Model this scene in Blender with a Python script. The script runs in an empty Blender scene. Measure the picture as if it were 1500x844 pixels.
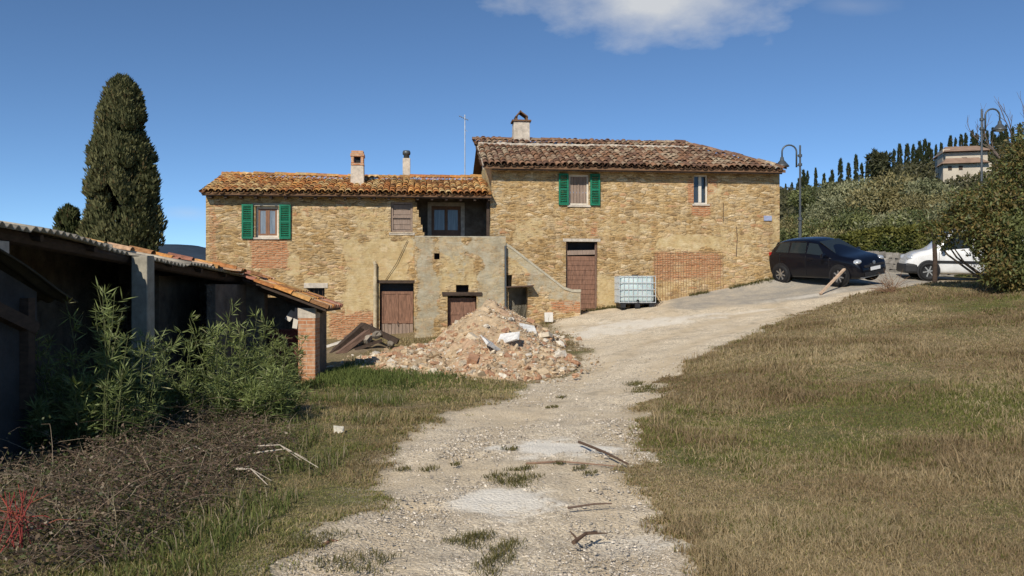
import bpy, math, random
import numpy as np
from math import radians as R, sin, cos, pi
from mathutils import Vector, Matrix
random.seed(7); rng = np.random.default_rng(11)
S = bpy.context.scene; COL = S.collection
F = 1248.0; EYE = 1.6

# ---------------------------------------------------------------- noise
def _h(i, j, k, seed):
    n = (i.astype(np.int64)*374761393 + j.astype(np.int64)*668265263 + k.astype(np.int64)*2147483647 + seed*974634777) & 0xffffffff
    n = ((n ^ (n >> 13))*1274126177) & 0xffffffff
    n = ((n ^ (n >> 16))*2246822519) & 0xffffffff
    return ((n ^ (n >> 15)) & 0xffffff)/float(0xffffff)
def vn(x, y, z=0.0, seed=0):
    x, y, z = np.broadcast_arrays(np.asarray(x, float), np.asarray(y, float), np.asarray(z, float))
    i, j, k = np.floor(x), np.floor(y), np.floor(z)
    fx, fy, fz = x-i, y-j, z-k
    fx, fy, fz = [f*f*(3-2*f) for f in (fx, fy, fz)]
    r = 0
    for a in (0, 1):
        for b in (0, 1):
            for c in (0, 1):
                r = r + _h(i+a, j+b, k+c, seed)*(fx if a else 1-fx)*(fy if b else 1-fy)*(fz if c else 1-fz)
    return r
def fbm(x, y, z=0.0, seed=0, o=4):
    r = 0; a = .5; s = 1.0
    for q in range(o):
        r = r + a*vn(np.asarray(x)*s, np.asarray(y)*s, np.asarray(z)*s, seed+q*17); a *= .5; s *= 2.03
    return r/(1-.5**o)
def sstep(a, b, x):
    t = np.clip((np.asarray(x, float)-a)/(b-a), 0, 1); return t*t*(3-2*t)

# ---------------------------------------------------------------- linking / tags
def tag(o, label=None, cat=None, group=None, kind=None):
    if label: o['label'] = label
    if cat: o['category'] = cat
    if group: o['group'] = group
    if kind: o['kind'] = kind
    return o
def link(o, parent=None):
    COL.objects.link(o)
    if parent is not None: o.parent = parent
    return o
def empty(name, loc=(0, 0, 0), rz=0.0, label=None, cat=None, group=None, parent=None):
    o = bpy.data.objects.new(name, None); link(o, parent); o.location = loc; o.rotation_euler = (0, 0, rz)
    o.empty_display_size = .2
    return tag(o, label, cat, group)
def copy_tree(o, parent=None):
    c = o.copy(); link(c)
    if parent is not None:
        c.parent = parent; c.matrix_parent_inverse = o.matrix_parent_inverse.copy()
    for ch in list(o.children): copy_tree(ch, c)
    return c

# ---------------------------------------------------------------- meshes from arrays
def mesh_np(name, V, quads=None, tris=None, mat=None, col=None, parent=None, smooth=False, extra=None):
    V = np.asarray(V, np.float32).reshape(-1, 3)
    me = bpy.data.meshes.new(name)
    q = np.asarray(quads, np.int32).reshape(-1, 4) if quads is not None else np.zeros((0, 4), np.int32)
    t = np.asarray(tris, np.int32).reshape(-1, 3) if tris is not None else np.zeros((0, 3), np.int32)
    me.vertices.add(len(V)); me.vertices.foreach_set('co', V.ravel())
    nl = q.size+t.size; me.loops.add(nl)
    me.loops.foreach_set('vertex_index', np.concatenate([q.ravel(), t.ravel()]))
    npoly = len(q)+len(t); me.polygons.add(npoly)
    ls = np.concatenate([np.arange(len(q))*4, q.size+np.arange(len(t))*3]).astype(np.int32)
    lt = np.concatenate([np.full(len(q), 4), np.full(len(t), 3)]).astype(np.int32)
    me.polygons.foreach_set('loop_start', ls); me.polygons.foreach_set('loop_total', lt)
    if smooth: me.polygons.foreach_set('use_smooth', np.ones(npoly, bool))
    me.update(calc_edges=True); me.validate()
    for nm, c in ([('Col', col)] if col is not None else []) + list((extra or {}).items()):
        at = me.color_attributes.new(nm, 'FLOAT_COLOR', 'POINT')
        c = np.asarray(c, np.float32)
        if c.shape[1] == 3: c = np.concatenate([c, np.ones((len(c), 1), np.float32)], 1)
        at.data.foreach_set('color', c.ravel())
    if mat is not None: me.materials.append(mat)
    o = bpy.data.objects.new(name, me)
    return link(o, parent)

class MB:
    def __init__(s): s.V = []; s.Fc = []; s.C = []; s.col = (1, 1, 1)
    def _a(s, vs, fs):
        b = len(s.V); s.V += [tuple(v) for v in vs]; s.C += [s.col]*len(vs); s.Fc += [tuple(i+b for i in f) for f in fs]
    def box(s, c, size, rot=None, taper=1.0, jit=0.0):
        hx, hy, hz = size[0]/2, size[1]/2, size[2]/2
        vs = []
        for z in (-1, 1):
            k = taper if z > 0 else 1
            for x, y in ((-1, -1), (1, -1), (1, 1), (-1, 1)):
                v = Vector((x*hx*k+random.uniform(-jit, jit), y*hy*k+random.uniform(-jit, jit), z*hz+random.uniform(-jit, jit)))
                if rot is not None: v = rot @ v
                vs.append(v+Vector(c))
        s._a(vs, [(3, 2, 1, 0), (4, 5, 6, 7), (0, 1, 5, 4), (1, 2, 6, 5), (2, 3, 7, 6), (3, 0, 4, 7)])
    def b2(s, lo, hi): s.box([(a+b)/2 for a, b in zip(lo, hi)], [abs(b-a) for a, b in zip(lo, hi)])
    def tube(s, pts, r0, r1=None, n=8, cap=True):
        pts = [Vector(p) for p in pts]; m = len(pts); r1 = r0 if r1 is None else r1
        vs = []; prev = None
        for i, p in enumerate(pts):
            d = (pts[min(i+1, m-1)]-pts[max(i-1, 0)]).normalized()
            if prev is None: a = d.orthogonal().normalized()
            else: a = (prev-d*prev.dot(d)).normalized()
            prev = a; b = d.cross(a); r = r0+(r1-r0)*i/max(1, m-1)
            for k in range(n):
                t = 2*pi*k/n; vs.append(p+a*cos(t)*r+b*sin(t)*r)
        fs = [(i*n+k, i*n+(k+1) % n, (i+1)*n+(k+1) % n, (i+1)*n+k) for i in range(m-1) for k in range(n)]
        if cap: fs += [tuple(range(n))[::-1], tuple((m-1)*n+k for k in range(n))]
        s._a(vs, fs)
    def lathe(s, prof, c=(0, 0, 0), axis='z', n=20, rot=None):
        vs = []
        for (r, h) in prof:
            for k in range(n):
                t = 2*pi*k/n; p = (r*cos(t), r*sin(t), h)
                if axis == 'y': p = (p[0], p[2], p[1])
                if axis == 'x': p = (p[2], p[0], p[1])
                v = Vector(p)
                if rot is not None: v = rot @ v
                vs.append(v+Vector(c))
        m = len(prof)
        s._a(vs, [(i*n+k, i*n+(k+1) % n, (i+1)*n+(k+1) % n, (i+1)*n+k) for i in range(m-1) for k in range(n)])
    def poly(s, vs, fs): s._a(vs, fs)
    def prism(s, poly, y0, y1):      # polygon in x,z extruded along y
        n = len(poly)
        vs = [(x, y0, z) for x, z in poly]+[(x, y1, z) for x, z in poly]
        s._a(vs, [tuple(range(n)), tuple(range(2*n-1, n-1, -1))]+[(i, i+n, (i+1) % n+n, (i+1) % n) for i in range(n)])
    def build(s, name, mat, parent=None, smooth=False, bevel=0, loc=None):
        me = bpy.data.meshes.new(name); me.from_pydata(s.V, [], s.Fc); me.update()
        at = me.color_attributes.new('Col', 'FLOAT_COLOR', 'POINT')
        at.data.foreach_set('color', np.concatenate([np.asarray(s.C, np.float32), np.ones((len(s.C), 1), np.float32)], 1).ravel())
        import bmesh
        bm = bmesh.new(); bm.from_mesh(me); bmesh.ops.recalc_face_normals(bm, faces=bm.faces); bm.to_mesh(me); bm.free()
        if smooth:
            me.polygons.foreach_set('use_smooth', np.ones(len(me.polygons), bool))
        me.materials.append(mat)
        o = bpy.data.objects.new(name, me); link(o, parent)
        if loc is not None: o.location = loc
        if bevel:
            m = o.modifiers.new('bevel', 'BEVEL'); m.width = bevel; m.segments = 2; m.limit_method = 'ANGLE'; m.angle_limit = R(40)
        return o

# ---------------------------------------------------------------- materials
class NT:
    def __init__(s, name):
        s.m = bpy.data.materials.new(name); s.m.use_nodes = True; s.t = s.m.node_tree
        s.b = s.t.nodes['Principled BSDF']; s.out = s.t.nodes['Material Output']
    def n(s, typ, **kw):
        o = s.t.nodes.new(typ)
        for k, v in kw.items():
            if k in o.bl_rna.properties: setattr(o, k, v)
            else: o.inputs[k].default_value = v
        return o
    def l(s, a, b): s.t.links.new(a, b)
    def coord(s, scale=(1, 1, 1), src='Object'):
        c = s.n('ShaderNodeTexCoord'); mp = s.n('ShaderNodeMapping'); s.l(c.outputs[src], mp.inputs[0]); mp.inputs['Scale'].default_value = scale
        return mp.outputs[0]
    def noise(s, co, scale, detail=4, rough=.6):
        n = s.n('ShaderNodeTexNoise'); n.inputs['Scale'].default_value = scale; n.inputs['Detail'].default_value = detail; n.inputs['Roughness'].default_value = rough
        s.l(co, n.inputs['Vector']); return n
    def ramp(s, fac, stops, interp='LINEAR'):
        r = s.n('ShaderNodeValToRGB'); cr = r.color_ramp; cr.interpolation = interp
        while len(cr.elements) < len(stops): cr.elements.new(.5)
        for e, (p, c) in zip(cr.elements, stops):
            e.position = p; e.color = (*c, 1) if not isinstance(c, (int, float)) else (c, c, c, 1)
        s.l(fac, r.inputs[0]); return r.outputs[0]
    def mix(s, fac, a, b, mode='MIX'):
        m = s.n('ShaderNodeMix', data_type='RGBA', blend_type=mode)
        for sock, v in ((m.inputs[0], fac), (m.inputs[6], a), (m.inputs[7], b)):
            if hasattr(v, 'links'): s.l(v, sock)
            elif isinstance(v, (int, float)) : sock.default_value = v
            else: sock.default_value = (*v, 1)
        return m.outputs[2]
    def math(s, op, a, b=None, clamp=False):
        m = s.n('ShaderNodeMath', operation=op, use_clamp=clamp)
        for i, v in enumerate((a, b)):
            if v is None: continue
            if hasattr(v, 'links'): s.l(v, m.inputs[i])
            else: m.inputs[i].default_value = v
        return m.outputs[0]
    def attr(s, name):
        a = s.n('ShaderNodeAttribute'); a.attribute_name = name; sp = s.n('ShaderNodeSeparateColor'); s.l(a.outputs['Color'], sp.inputs[0])
        return a.outputs['Color'], sp.outputs[0], sp.outputs[1], sp.outputs[2]
    def bump(s, h, strength, dist, normal=None):
        b = s.n('ShaderNodeBump'); b.inputs['Strength'].default_value = strength; b.inputs['Distance'].default_value = dist
        s.l(h, b.inputs['Height'])
        if normal is not None: s.l(normal, b.inputs['Normal'])
        return b.outputs[0]
    def fin(s, col=None, rough=.85, normal=None, spec=.3, metal=0):
        if col is not None:
            if hasattr(col, 'links'): s.l(col, s.b.inputs['Base Color'])
            else: s.b.inputs['Base Color'].default_value = (*col, 1)
        if hasattr(rough, 'links'): s.l(rough, s.b.inputs['Roughness'])
        else: s.b.inputs['Roughness'].default_value = rough
        s.b.inputs['Specular IOR Level'].default_value = spec; s.b.inputs['Metallic'].default_value = metal
        if normal is not None: s.l(normal, s.b.inputs['Normal'])
        return s.m

def mat_simple(name, col, rough=.8, spec=.3, metal=0, var=.25, scale=6, bump=.3, bdist=.01, stretch=(1, 1, 1)):
    t = NT(name); co = t.coord(stretch)
    n = t.noise(co, scale, 6, .65)
    lo = tuple(c*(1-var) for c in col); hi = tuple(min(1, c*(1+var)) for c in col)
    c = t.ramp(n.outputs[0], [(.3, lo), (.7, hi)])
    n2 = t.noise(co, scale*7, 4)
    nrm = t.bump(n2.outputs[0], bump, bdist) if bump else None
    return t.fin(c, rough, nrm, spec, metal)

def mat_vcol(name, rough=.8, var=.3, scale=8, bump=.4, bdist=.01, spec=.25):
    t = NT(name); co = t.coord(); c, _, _, _ = t.attr('Col')
    n = t.noise(co, scale, 6, .65)
    k = t.ramp(n.outputs[0], [(.28, 1-var), (.72, 1+var*.6)])
    c2 = t.mix(1.0, c, k, 'MULTIPLY')
    n2 = t.noise(co, scale*5, 4)
    return t.fin(c2, rough, t.bump(n2.outputs[0], bump, bdist), spec)

def mat_leaf(name, trans=.35, rough=.55, spec=.3):
    t = NT(name); c, _, _, _ = t.attr('Col')
    t.fin(c, rough, None, spec)
    tr = t.n('ShaderNodeBsdfTranslucent'); t.l(t.mix(1.0, c, (1.1, 1.15, .6), 'MULTIPLY'), tr.inputs[0])
    mx = t.n('ShaderNodeMixShader'); mx.inputs[0].default_value = trans
    t.l(t.b.outputs[0], mx.inputs[1]); t.l(tr.outputs[0], mx.inputs[2]); t.l(mx.outputs[0], t.out.inputs[0])
    return t.m

def mat_stone(name, tint=(1, 1, 1), pale=0.0):
    """Rubble masonry; vertex masks Msk = brick, plaster, cement."""
    t = NT(name); co = t.coord()
    nz = t.noise(co, 1.7, 3); d = t.n('ShaderNodeVectorMath', operation='SCALE'); t.l(nz.outputs['Color'], d.inputs[0]); d.inputs['Scale'].default_value = .13
    nzb = t.noise(co, 9, 2); db = t.n('ShaderNodeVectorMath', operation='SCALE'); t.l(nzb.outputs['Color'], db.inputs[0]); db.inputs['Scale'].default_value = .05
    ad0 = t.n('ShaderNodeVectorMath', operation='ADD'); t.l(co, ad0.inputs[0]); t.l(d.outputs[0], ad0.inputs[1])
    ad = t.n('ShaderNodeVectorMath', operation='ADD'); t.l(ad0.outputs[0], ad.inputs[0]); t.l(db.outputs[0], ad.inputs[1])
    mp = t.n('ShaderNodeMapping'); t.l(ad.outputs[0], mp.inputs[0]); mp.inputs['Scale'].default_value = (4.2, 4.2, 12.0)
    v = t.n('ShaderNodeTexVoronoi', feature='F1'); v.inputs['Scale'].default_value = 1.0; t.l(mp.outputs[0], v.inputs['Vector'])
    e = t.n('ShaderNodeTexVoronoi', feature='DISTANCE_TO_EDGE'); e.inputs['Scale'].default_value = 1.0; t.l(mp.outputs[0], e.inputs['Vector'])
    sp = t.n('ShaderNodeSeparateColor'); t.l(v.outputs['Color'], sp.inputs[0])
    T = lambda c: tuple(a*b for a, b in zip(c, tint))
    base = t.ramp(sp.outputs[0], [(0, T((.26, .175, .09))), (.2, T((.50, .35, .17))), (.42, T((.41, .275, .125))), (.58, T((.57, .43, .235))), (.72, T((.34, .255, .15))), (.86, T((.66, .54, .35))), (1, T((.46, .255, .13)))], 'LINEAR')
    fine = t.noise(co, 22, 6, .7)
    base = t.mix(.75, base, t.ramp(fine.outputs[0], [(.28, .38), (.72, 1.55)]), 'MULTIPLY')
    # mortar, in places smeared over the stones
    mn = t.noise(co, 1.3, 4); thr = t.math('MULTIPLY', mn.outputs[0], .2)
    mm = t.math('SUBTRACT', thr, e.outputs[0]); mm = t.math('MULTIPLY', mm, 14, True)
    mort = t.ramp(t.noise(co, 12, 5).outputs[0], [(.3, T((.41, .29, .14))), (.7, T((.55, .41, .22)))])
    c = t.mix(t.math('MULTIPLY', mm, .8), base, mort)
    # dark open joints here and there
    jn = t.noise(co, 2.3, 3); gap = t.math('MULTIPLY', t.math('SUBTRACT', t.math('MULTIPLY', t.ramp(t.noise(co, 6.5, 3).outputs[0], [(.5, 0), (.66, 1)]), .10), e.outputs[0]), 18, True)
    c = t.mix(t.math('MULTIPLY', gap, .5), c, (.12, .075, .035))
    # large stains
    ln = t.noise(co, .55, 5); c = t.mix(.75, c, t.ramp(ln.outputs[0], [(.3, (.70, .65, .60)), (.5, (1, .99, .99)), (.72, (1.18, 1.2, 1.27))]), 'MULTIPLY')
    ln2 = t.noise(co, 1.9, 6, .7); c = t.mix(t.ramp(ln2.outputs[0], [(.50, 0), (.68, .7)]), c, T((.60, .485, .31)))
    h = t.math('MULTIPLY', e.outputs[0], 2.2, True)
    st = t.n('ShaderNodeMapping'); t.l(co, st.inputs[0]); st.inputs['Scale'].default_value = (3.2, 3.2, .5)
    c = t.mix(.6, c, t.ramp(t.noise(st.outputs[0], 1.0, 6, .7).outputs[0], [(.34, (.66, .62, .58)), (.5, (1, 1, 1))]), 'MULTIPLY')
    c = t.mix(1.0, c, (.91, .875, .83), 'MULTIPLY')
    # brick
    mk, mr, mg, mb = t.attr('Msk')
    cs = t.n('ShaderNodeSeparateXYZ'); t.l(co, cs.inputs[0]); cm = t.n('ShaderNodeCombineXYZ'); t.l(t.math('ADD', cs.outputs[0], cs.outputs[1]), cm.inputs[0]); t.l(cs.outputs[2], cm.inputs[1])
    br = t.n('ShaderNodeTexBrick'); t.l(cm.outputs[0], br.inputs['Vector']); br.inputs['Scale'].default_value = 1
    br.inputs['Brick Width'].default_value = .27; br.inputs['Row Height'].default_value = .072; br.inputs['Mortar Size'].default_value = .009
    br.inputs['Color1'].default_value = (.40, .155, .07, 1); br.inputs['Color2'].default_value = (.47, .22, .11, 1); br.inputs['Mortar'].default_value = (.40, .29, .18, 1)
    brc = t.mix(.8, br.outputs[0], t.ramp(fine.outputs[0], [(.3, .65), (.7, 1.3)]), 'MULTIPLY')
    edge = t.noise(co, 7, 4)
    def m2(x, k=.5): return t.math('MULTIPLY', t.math('SUBTRACT', t.math('ADD', x, t.math('MULTIPLY', edge.outputs[0], k)), .5+k*.5), 5, True)
    mr2 = m2(mr); c = t.mix(t.math('MULTIPLY', mr2, .85), c, brc)
    # lime plaster
    pl = t.ramp(t.noise(co, 3.2, 7, .7).outputs[0], [(.3, T((.40, .29, .14))), (.5, T((.50, .385, .20))), (.72, T((.60, .50, .32)))])
    mg2 = m2(mg, .9); c = t.mix(t.math('MULTIPLY', mg2, t.ramp(t.noise(co, 4.2, 6, .75).outputs[0], [(.36, .25), (.56, .88)])), c, pl)
    # grey cement render
    ce = t.ramp(t.noise(co, 2.6, 7, .75).outputs[0], [(.3, (.24, .21, .145)), (.5, (.37, .335, .245)), (.72, (.48, .445, .345))])
    mb2 = m2(mb, .9); c = t.mix(t.math('MULTIPLY', mb2, t.ramp(t.noise(co, 3.6, 6, .75).outputs[0], [(.36, .25), (.56, .85)])), c, ce)
    smooth = t.math('SUBTRACT', 1, t.math('MULTIPLY', t.math('MAXIMUM', mg2, mb2), .8))
    hh = t.math('MULTIPLY', t.math('ADD', t.math('SUBTRACT', h, t.math('MULTIPLY', gap, .9)), t.math('MULTIPLY', fine.outputs[0], .45)), smooth)
    return t.fin(c, .92, t.bump(hh, .75, .03), .15)

M = {}
def mats():
    M['stone'] = mat_stone('rubble_masonry')
    M['tile'] = mat_vcol('terracotta_tiles', .85, .55, 14, .5, .01)
    M['deck'] = mat_simple('roof_underlay', (.16, .09, .05), .9)
    M['wood_old'] = mat_simple('weathered_wood', (.17, .105, .075), .8, var=.4, scale=5, stretch=(9, 9, 1.2), bdist=.006)
    M['wood_brown'] = mat_simple('brown_painted_wood', (.21, .112, .072), .75, var=.5, scale=4, stretch=(8, 8, 1), bdist=.004)
    M['wood_dark'] = mat_simple('dark_timber', (.06, .04, .028), .8, var=.4, scale=4, stretch=(2, 2, 6))
    M['wood_board'] = mat_simple('grey_boards', (.27, .20, .155), .85, var=.35, scale=4, stretch=(12, 12, .8))
    M['pale_wood'] = mat_simple('pale_wood', (.5, .36, .25), .8, var=.3, scale=9)
    M['green'] = mat_simple('green_shutter_paint', (.008, .150, .082), .65, .3, var=.32, scale=3.5, bump=.2)
    M['frame_white'] = mat_simple('white_frame_paint', (.62, .56, .46), .6, var=.15)
    M['frame_brown'] = mat_simple('varnished_frame', (.22, .11, .06), .5, var=.2)
    M['cement'] = mat_simple('old_cement', (.40, .36, .27), .9, var=.3, scale=5)
    M['cement_pale'] = mat_simple('pale_render', (.50, .44, .36), .9, var=.3, scale=7)
    M['concrete'] = mat_simple('concrete_post', (.33, .30, .235), .9, var=.3, scale=6)
    M['brick'] = None
    t = NT('brick_masonry'); co = t.coord(); cs = t.n('ShaderNodeSeparateXYZ'); t.l(co, cs.inputs[0]); cm = t.n('ShaderNodeCombineXYZ')
    t.l(t.math('ADD', cs.outputs[0], cs.outputs[1]), cm.inputs[0]); t.l(cs.outputs[2], cm.inputs[1])
    br = t.n('ShaderNodeTexBrick'); t.l(cm.outputs[0], br.inputs['Vector']); br.inputs['Scale'].default_value = 1
    br.inputs['Brick Width'].default_value = .26; br.inputs['Row Height'].default_value = .075; br.inputs['Mortar Size'].default_value = .008
    br.inputs['Color1'].default_value = (.44, .19, .09, 1); br.inputs['Color2'].default_value = (.53, .29, .16, 1); br.inputs['Mortar'].default_value = (.5, .38, .27, 1)
    n = t.noise(co, 9, 6, .7); c = t.mix(.8, br.outputs[0], t.ramp(n.outputs[0], [(.3, .6), (.7, 1.35)]), 'MULTIPLY')
    n3 = t.noise(co, 2.2, 5, .7); c = t.mix(t.ramp(n3.outputs[0], [(.5, 0), (.68, .7)]), c, (.52, .40, .28))
    M['brick'] = t.fin(c, .9, t.bump(t.math('SUBTRACT', n.outputs[0], br.outputs['Fac']), .6, .01), .2)
    M['metal_grey'] = mat_simple('galvanised_metal', (.42, .43, .43), .45, .5, .8, var=.15)
    M['cage'] = mat_simple('pale_galvanised_wire', (.50, .52, .52), .5, .4, .2, var=.15)
    M['lamp_metal'] = mat_simple('dark_lamp_metal', (.09, .10, .105), .45, .5, .4, var=.15)
    M['iron'] = mat_simple('rusty_iron', (.09, .055, .04), .7, var=.4)
    M['pipe'] = mat_simple('weathered_pipe', (.46, .38, .25), .7, var=.35)
    M['black'] = mat_simple('black_rubber', (.012, .012, .013), .7, bump=.05)
    M['black_plastic'] = mat_simple('black_plastic', (.02, .02, .022), .5, bump=.05)
    t = NT('window_glass'); M['glass'] = t.fin((.035, .045, .055), .06, None, .6)
    t = NT('curtained_glass'); c = t.ramp(t.noise(t.coord((9, 1, .6)), 3, 3).outputs[0], [(.3, (.13, .16, .19)), (.7, (.24, .27, .30))]); M['glass_pale'] = t.fin(c, .12, None, .5)
    t = NT('car_glass'); M['car_glass'] = t.fin((.02, .027, .03), .08, None, .4)
    t = NT('blue_black_car_paint'); t.fin((.0025, .003, .007), .3, None, .3); t.b.inputs['Coat Weight'].default_value = .25; t.b.inputs['Coat Roughness'].default_value = .06; M['car_dark'] = t.m
    t = NT('white_car_paint'); n = t.noise(t.coord(), 3, 5); t.fin(t.ramp(n.outputs[0], [(.35, (.66, .66, .65)), (.6, (.76, .76, .75))]), .35, None, .5); t.b.inputs['Coat Weight'].default_value = .6; M['car_white'] = t.m
    t = NT('alloy'); M['alloy'] = t.fin((.55, .56, .58), .3, None, .5, .9)
    t = NT('headlight_lens'); M['lens'] = t.fin((.65, .68, .7), .08, None, .6, .5)
    t = NT('plate_white'); M['plate'] = t.fin((.75, .76, .78), .4)
    t = NT('orange_red_lens'); M['red_lens'] = t.fin((.35, .02, .015), .2)
    t = NT('tank_plastic'); co = t.coord((1, 1, 1)); c = t.ramp(t.noise(co, 2.5, 4).outputs[0], [(.3, (.38, .47, .48)), (.7, (.56, .64, .63))]); t.fin(c, .35, None, .4); t.b.inputs['Subsurface Weight'].default_value = .15; M['tank'] = t.m
    M['leaf'] = mat_leaf('foliage', .24)
    M['needle'] = mat_leaf('cypress_foliage', .12, .8, .1)
    M['blade'] = mat_leaf('grass_blades', .3, .7, .15)
    M['twig'] = mat_vcol('dry_twigs', .9, .3, 20, .2)
    M['bark'] = mat_simple('bark', (.13, .10, .07), .95, var=.4, scale=8, stretch=(3, 3, .6), bdist=.03)
    M['debris'] = mat_vcol('broken_masonry', .95, .4, 9, .8, .02)
    M['gravel'] = mat_vcol('gravel_stones', .95, .2, 30, .3)
    M['corr'] = None
    t = NT('lichened_corrugated_sheet'); co = t.coord(); n = t.noise(co, 3, 7, .75)
    c = t.ramp(n.outputs[0], [(.28, (.22, .18, .13)), (.45, (.42, .36, .27)), (.62, (.56, .49, .37)), (.78, (.42, .29, .15))]); M['corr'] = t.fin(c, .9, t.bump(t.noise(co, 30, 4).outputs[0], .4, .006), .2)
    t = NT('mossy_sheet'); co = t.coord(); n = t.noise(co, 4, 7, .75)
    M['moss'] = t.fin(t.ramp(n.outputs[0], [(.3, (.022, .02, .015)), (.55, (.045, .04, .026)), (.75, (.08, .075, .06))]), .95)
    M['shed_wall'] = mat_simple('dark_rough_wall', (.14, .115, .09), .95, var=.45, scale=3, bump=.8, bdist=.03)  # even dark wall colour, also darkens the loggia to imitate its shade
    M['hut_wall'] = mat_simple('shade_dark_render', (.055, .055, .055), .95, var=.35, scale=2.5, bump=.6, bdist=.02)  # colour lowered so the hut wall reads as standing in shade
    M['red_plastic'] = mat_simple('faded_red_net', (.42, .05, .03), .7, var=.3)
    M['hill_house'] = mat_simple('pale_stucco', (.50, .44, .35), .9, var=.15, scale=.4)
    M['white_block'] = mat_simple('white_painted_block', (.62, .58, .51), .8, var=.1)
    M['plaque'] = mat_simple('blue_plaque', (.30, .34, .48), .5, var=.3, scale=12)
    M['beam_iron'] = M['iron']
# ---------------------------------------------------------------- house frame and terrain
HA = R(6.0); HX, HY = -30/F*28.0, 28.0; hc, hs = cos(HA), sin(HA)
def hw(s, v, z=0): return (HX+s*hc-v*hs, HY+s*hs+v*hc, z)
def hp(px, py, v=0.0):
    t = (px-750)/F; s = (28*t+t*v*hc-HX+v*hs)/(hc-t*hs); Y = HY+s*hs+v*hc
    return s, EYE-(py-422)/F*Y
def hS(px, v=0.0): return hp(px, 422, v)[0]
def wp(px, py, Y): return ((px-750)/F*Y, Y, EYE-(py-422)/F*Y)

def _ctrl():
    P = [wp(*a) for a in [(400, 844, 4.73), (1000, 844, 4.73), (1500, 844, 4.55), (0, 844, 4.6), (750, 700, 7.2), (800, 655, 8.57), (960, 640, 9.15), (1400, 640, 8.6),
         (1450, 520, 14), (1200, 520, 15), (1000, 520, 17.5), (850, 520, 19.4), (1450, 432, 22), (1300, 420, 25), (1200, 448, 24), (1100, 455, 24.5), (1000, 455, 25.5),
         (450, 558, 17), (560, 545, 18), (640, 558, 16), (760, 560, 16.3), (100, 690, 8.5), (330, 640, 9.5), (560, 640, 9.6), (880, 560, 15.5),
         (1150, 421, 28.2), (1225, 417, 27.2), (1290, 414, 28.2), (1340, 411.5, 28.5), (1450, 412, 28.5), (1400, 400, 36), (1180, 372, 36)]]
    for px, py, v in [(1142, 403, 0), (1050, 424, 0), (930, 447, 0), (880, 452, 0), (815, 466, -1.2), (760, 478, -1.2), (660, 492, -1.2), (580, 490, 0), (480, 498, 0), (310, 500, 0)]:
        s, z = hp(px, py, v); P.append(hw(s, v, z))
    P += [(0, 0, 0), (0, -12, -.1), (9, 0, .1), (12, 8, .5), (20, 14, 1.6), (22, 24, 2.6), (-6, 3, 0.0), (-9, 10, -.35), (-14, 20, -.8), (-16, 34, -1.4), (-4, 38, .2), (8, 40, 2.3), (22, 40, 4.2), (-22, 8, -1.3), (25, 0, .8), (-15, -10, -.5), (15, -12, 0)]
    return np.array(P)
CT = _ctrl()
def _phi(r2): return np.where(r2 > 0, .5*r2*np.log(np.maximum(r2, 1e-9)), 0)
def _solve():
    n = len(CT); d = CT[:, None, :2]-CT[None, :, :2]; K = _phi((d**2).sum(-1))+np.eye(n)*.6
    P = np.c_[np.ones(n), CT[:, :2]]; A = np.block([[K, P], [P.T, np.zeros((3, 3))]])
    return np.linalg.solve(A, np.r_[CT[:, 2], 0, 0, 0])
TW = _solve()
def tps(X, Y):
    sh = np.shape(X); x = np.ravel(X); y = np.ravel(Y); r = np.zeros(len(x))
    for i in range(0, len(x), 40000):
        a, b = x[i:i+40000], y[i:i+40000]
        r[i:i+40000] = _phi((a[:, None]-CT[:, 0])**2+(b[:, None]-CT[:, 1])**2) @ TW[:-3]+TW[-3]+TW[-2]*a+TW[-1]*b
    return r.reshape(sh)
def hill_elev(t):
    return np.interp(t, [-.3, 0, .15, .30, .40, .45, .53, .6, .8, 1.2], [-.03, -.01, .04, .099, .110, .126, .143, .156, .165, .165])
def far(X, Y):
    Yp = np.maximum(Y, 1.0); t = np.clip(X/Yp, -3, 3); e = hill_elev(t)
    k = sstep(42, 240, Y)
    right = 2.6+(e*240-2.6)*k
    left = -1.5-18*sstep(25, 160, np.hypot(X, Y))
    w = sstep(-.1, .2, t)
    z = left*(1-w)+right*w
    back = -4.0*sstep(20, 200, np.hypot(X, Y))
    return np.where(Y < 1, back, z)
def hf(X, Y):
    X = np.asarray(X, float); Y = np.asarray(Y, float)
    Xc = np.clip(X, -22, 25); Yc = np.clip(Y, -12, 40)
    n = tps(Xc, Yc); d = np.maximum(np.maximum(np.abs(X-1)-20, 0), np.maximum(np.maximum(Y-34, 0), np.maximum(-6-Y, 0)))
    w = sstep(0, 16, d)
    return n*(1-w)+far(X, Y)*w
def hz(x, y): return float(hf(np.array([x]), np.array([y]))[0])
def gp(px, py):
    Y = np.concatenate([np.arange(2.5, 60, .02)]); t = (px-750)/F
    g = hf(t*Y, Y); r = EYE-(py-422)/F*Y
    i = np.argmax(g >= r) if (g >= r).any() else len(Y)-1
    return t*Y[i], Y[i], g[i]

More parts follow.
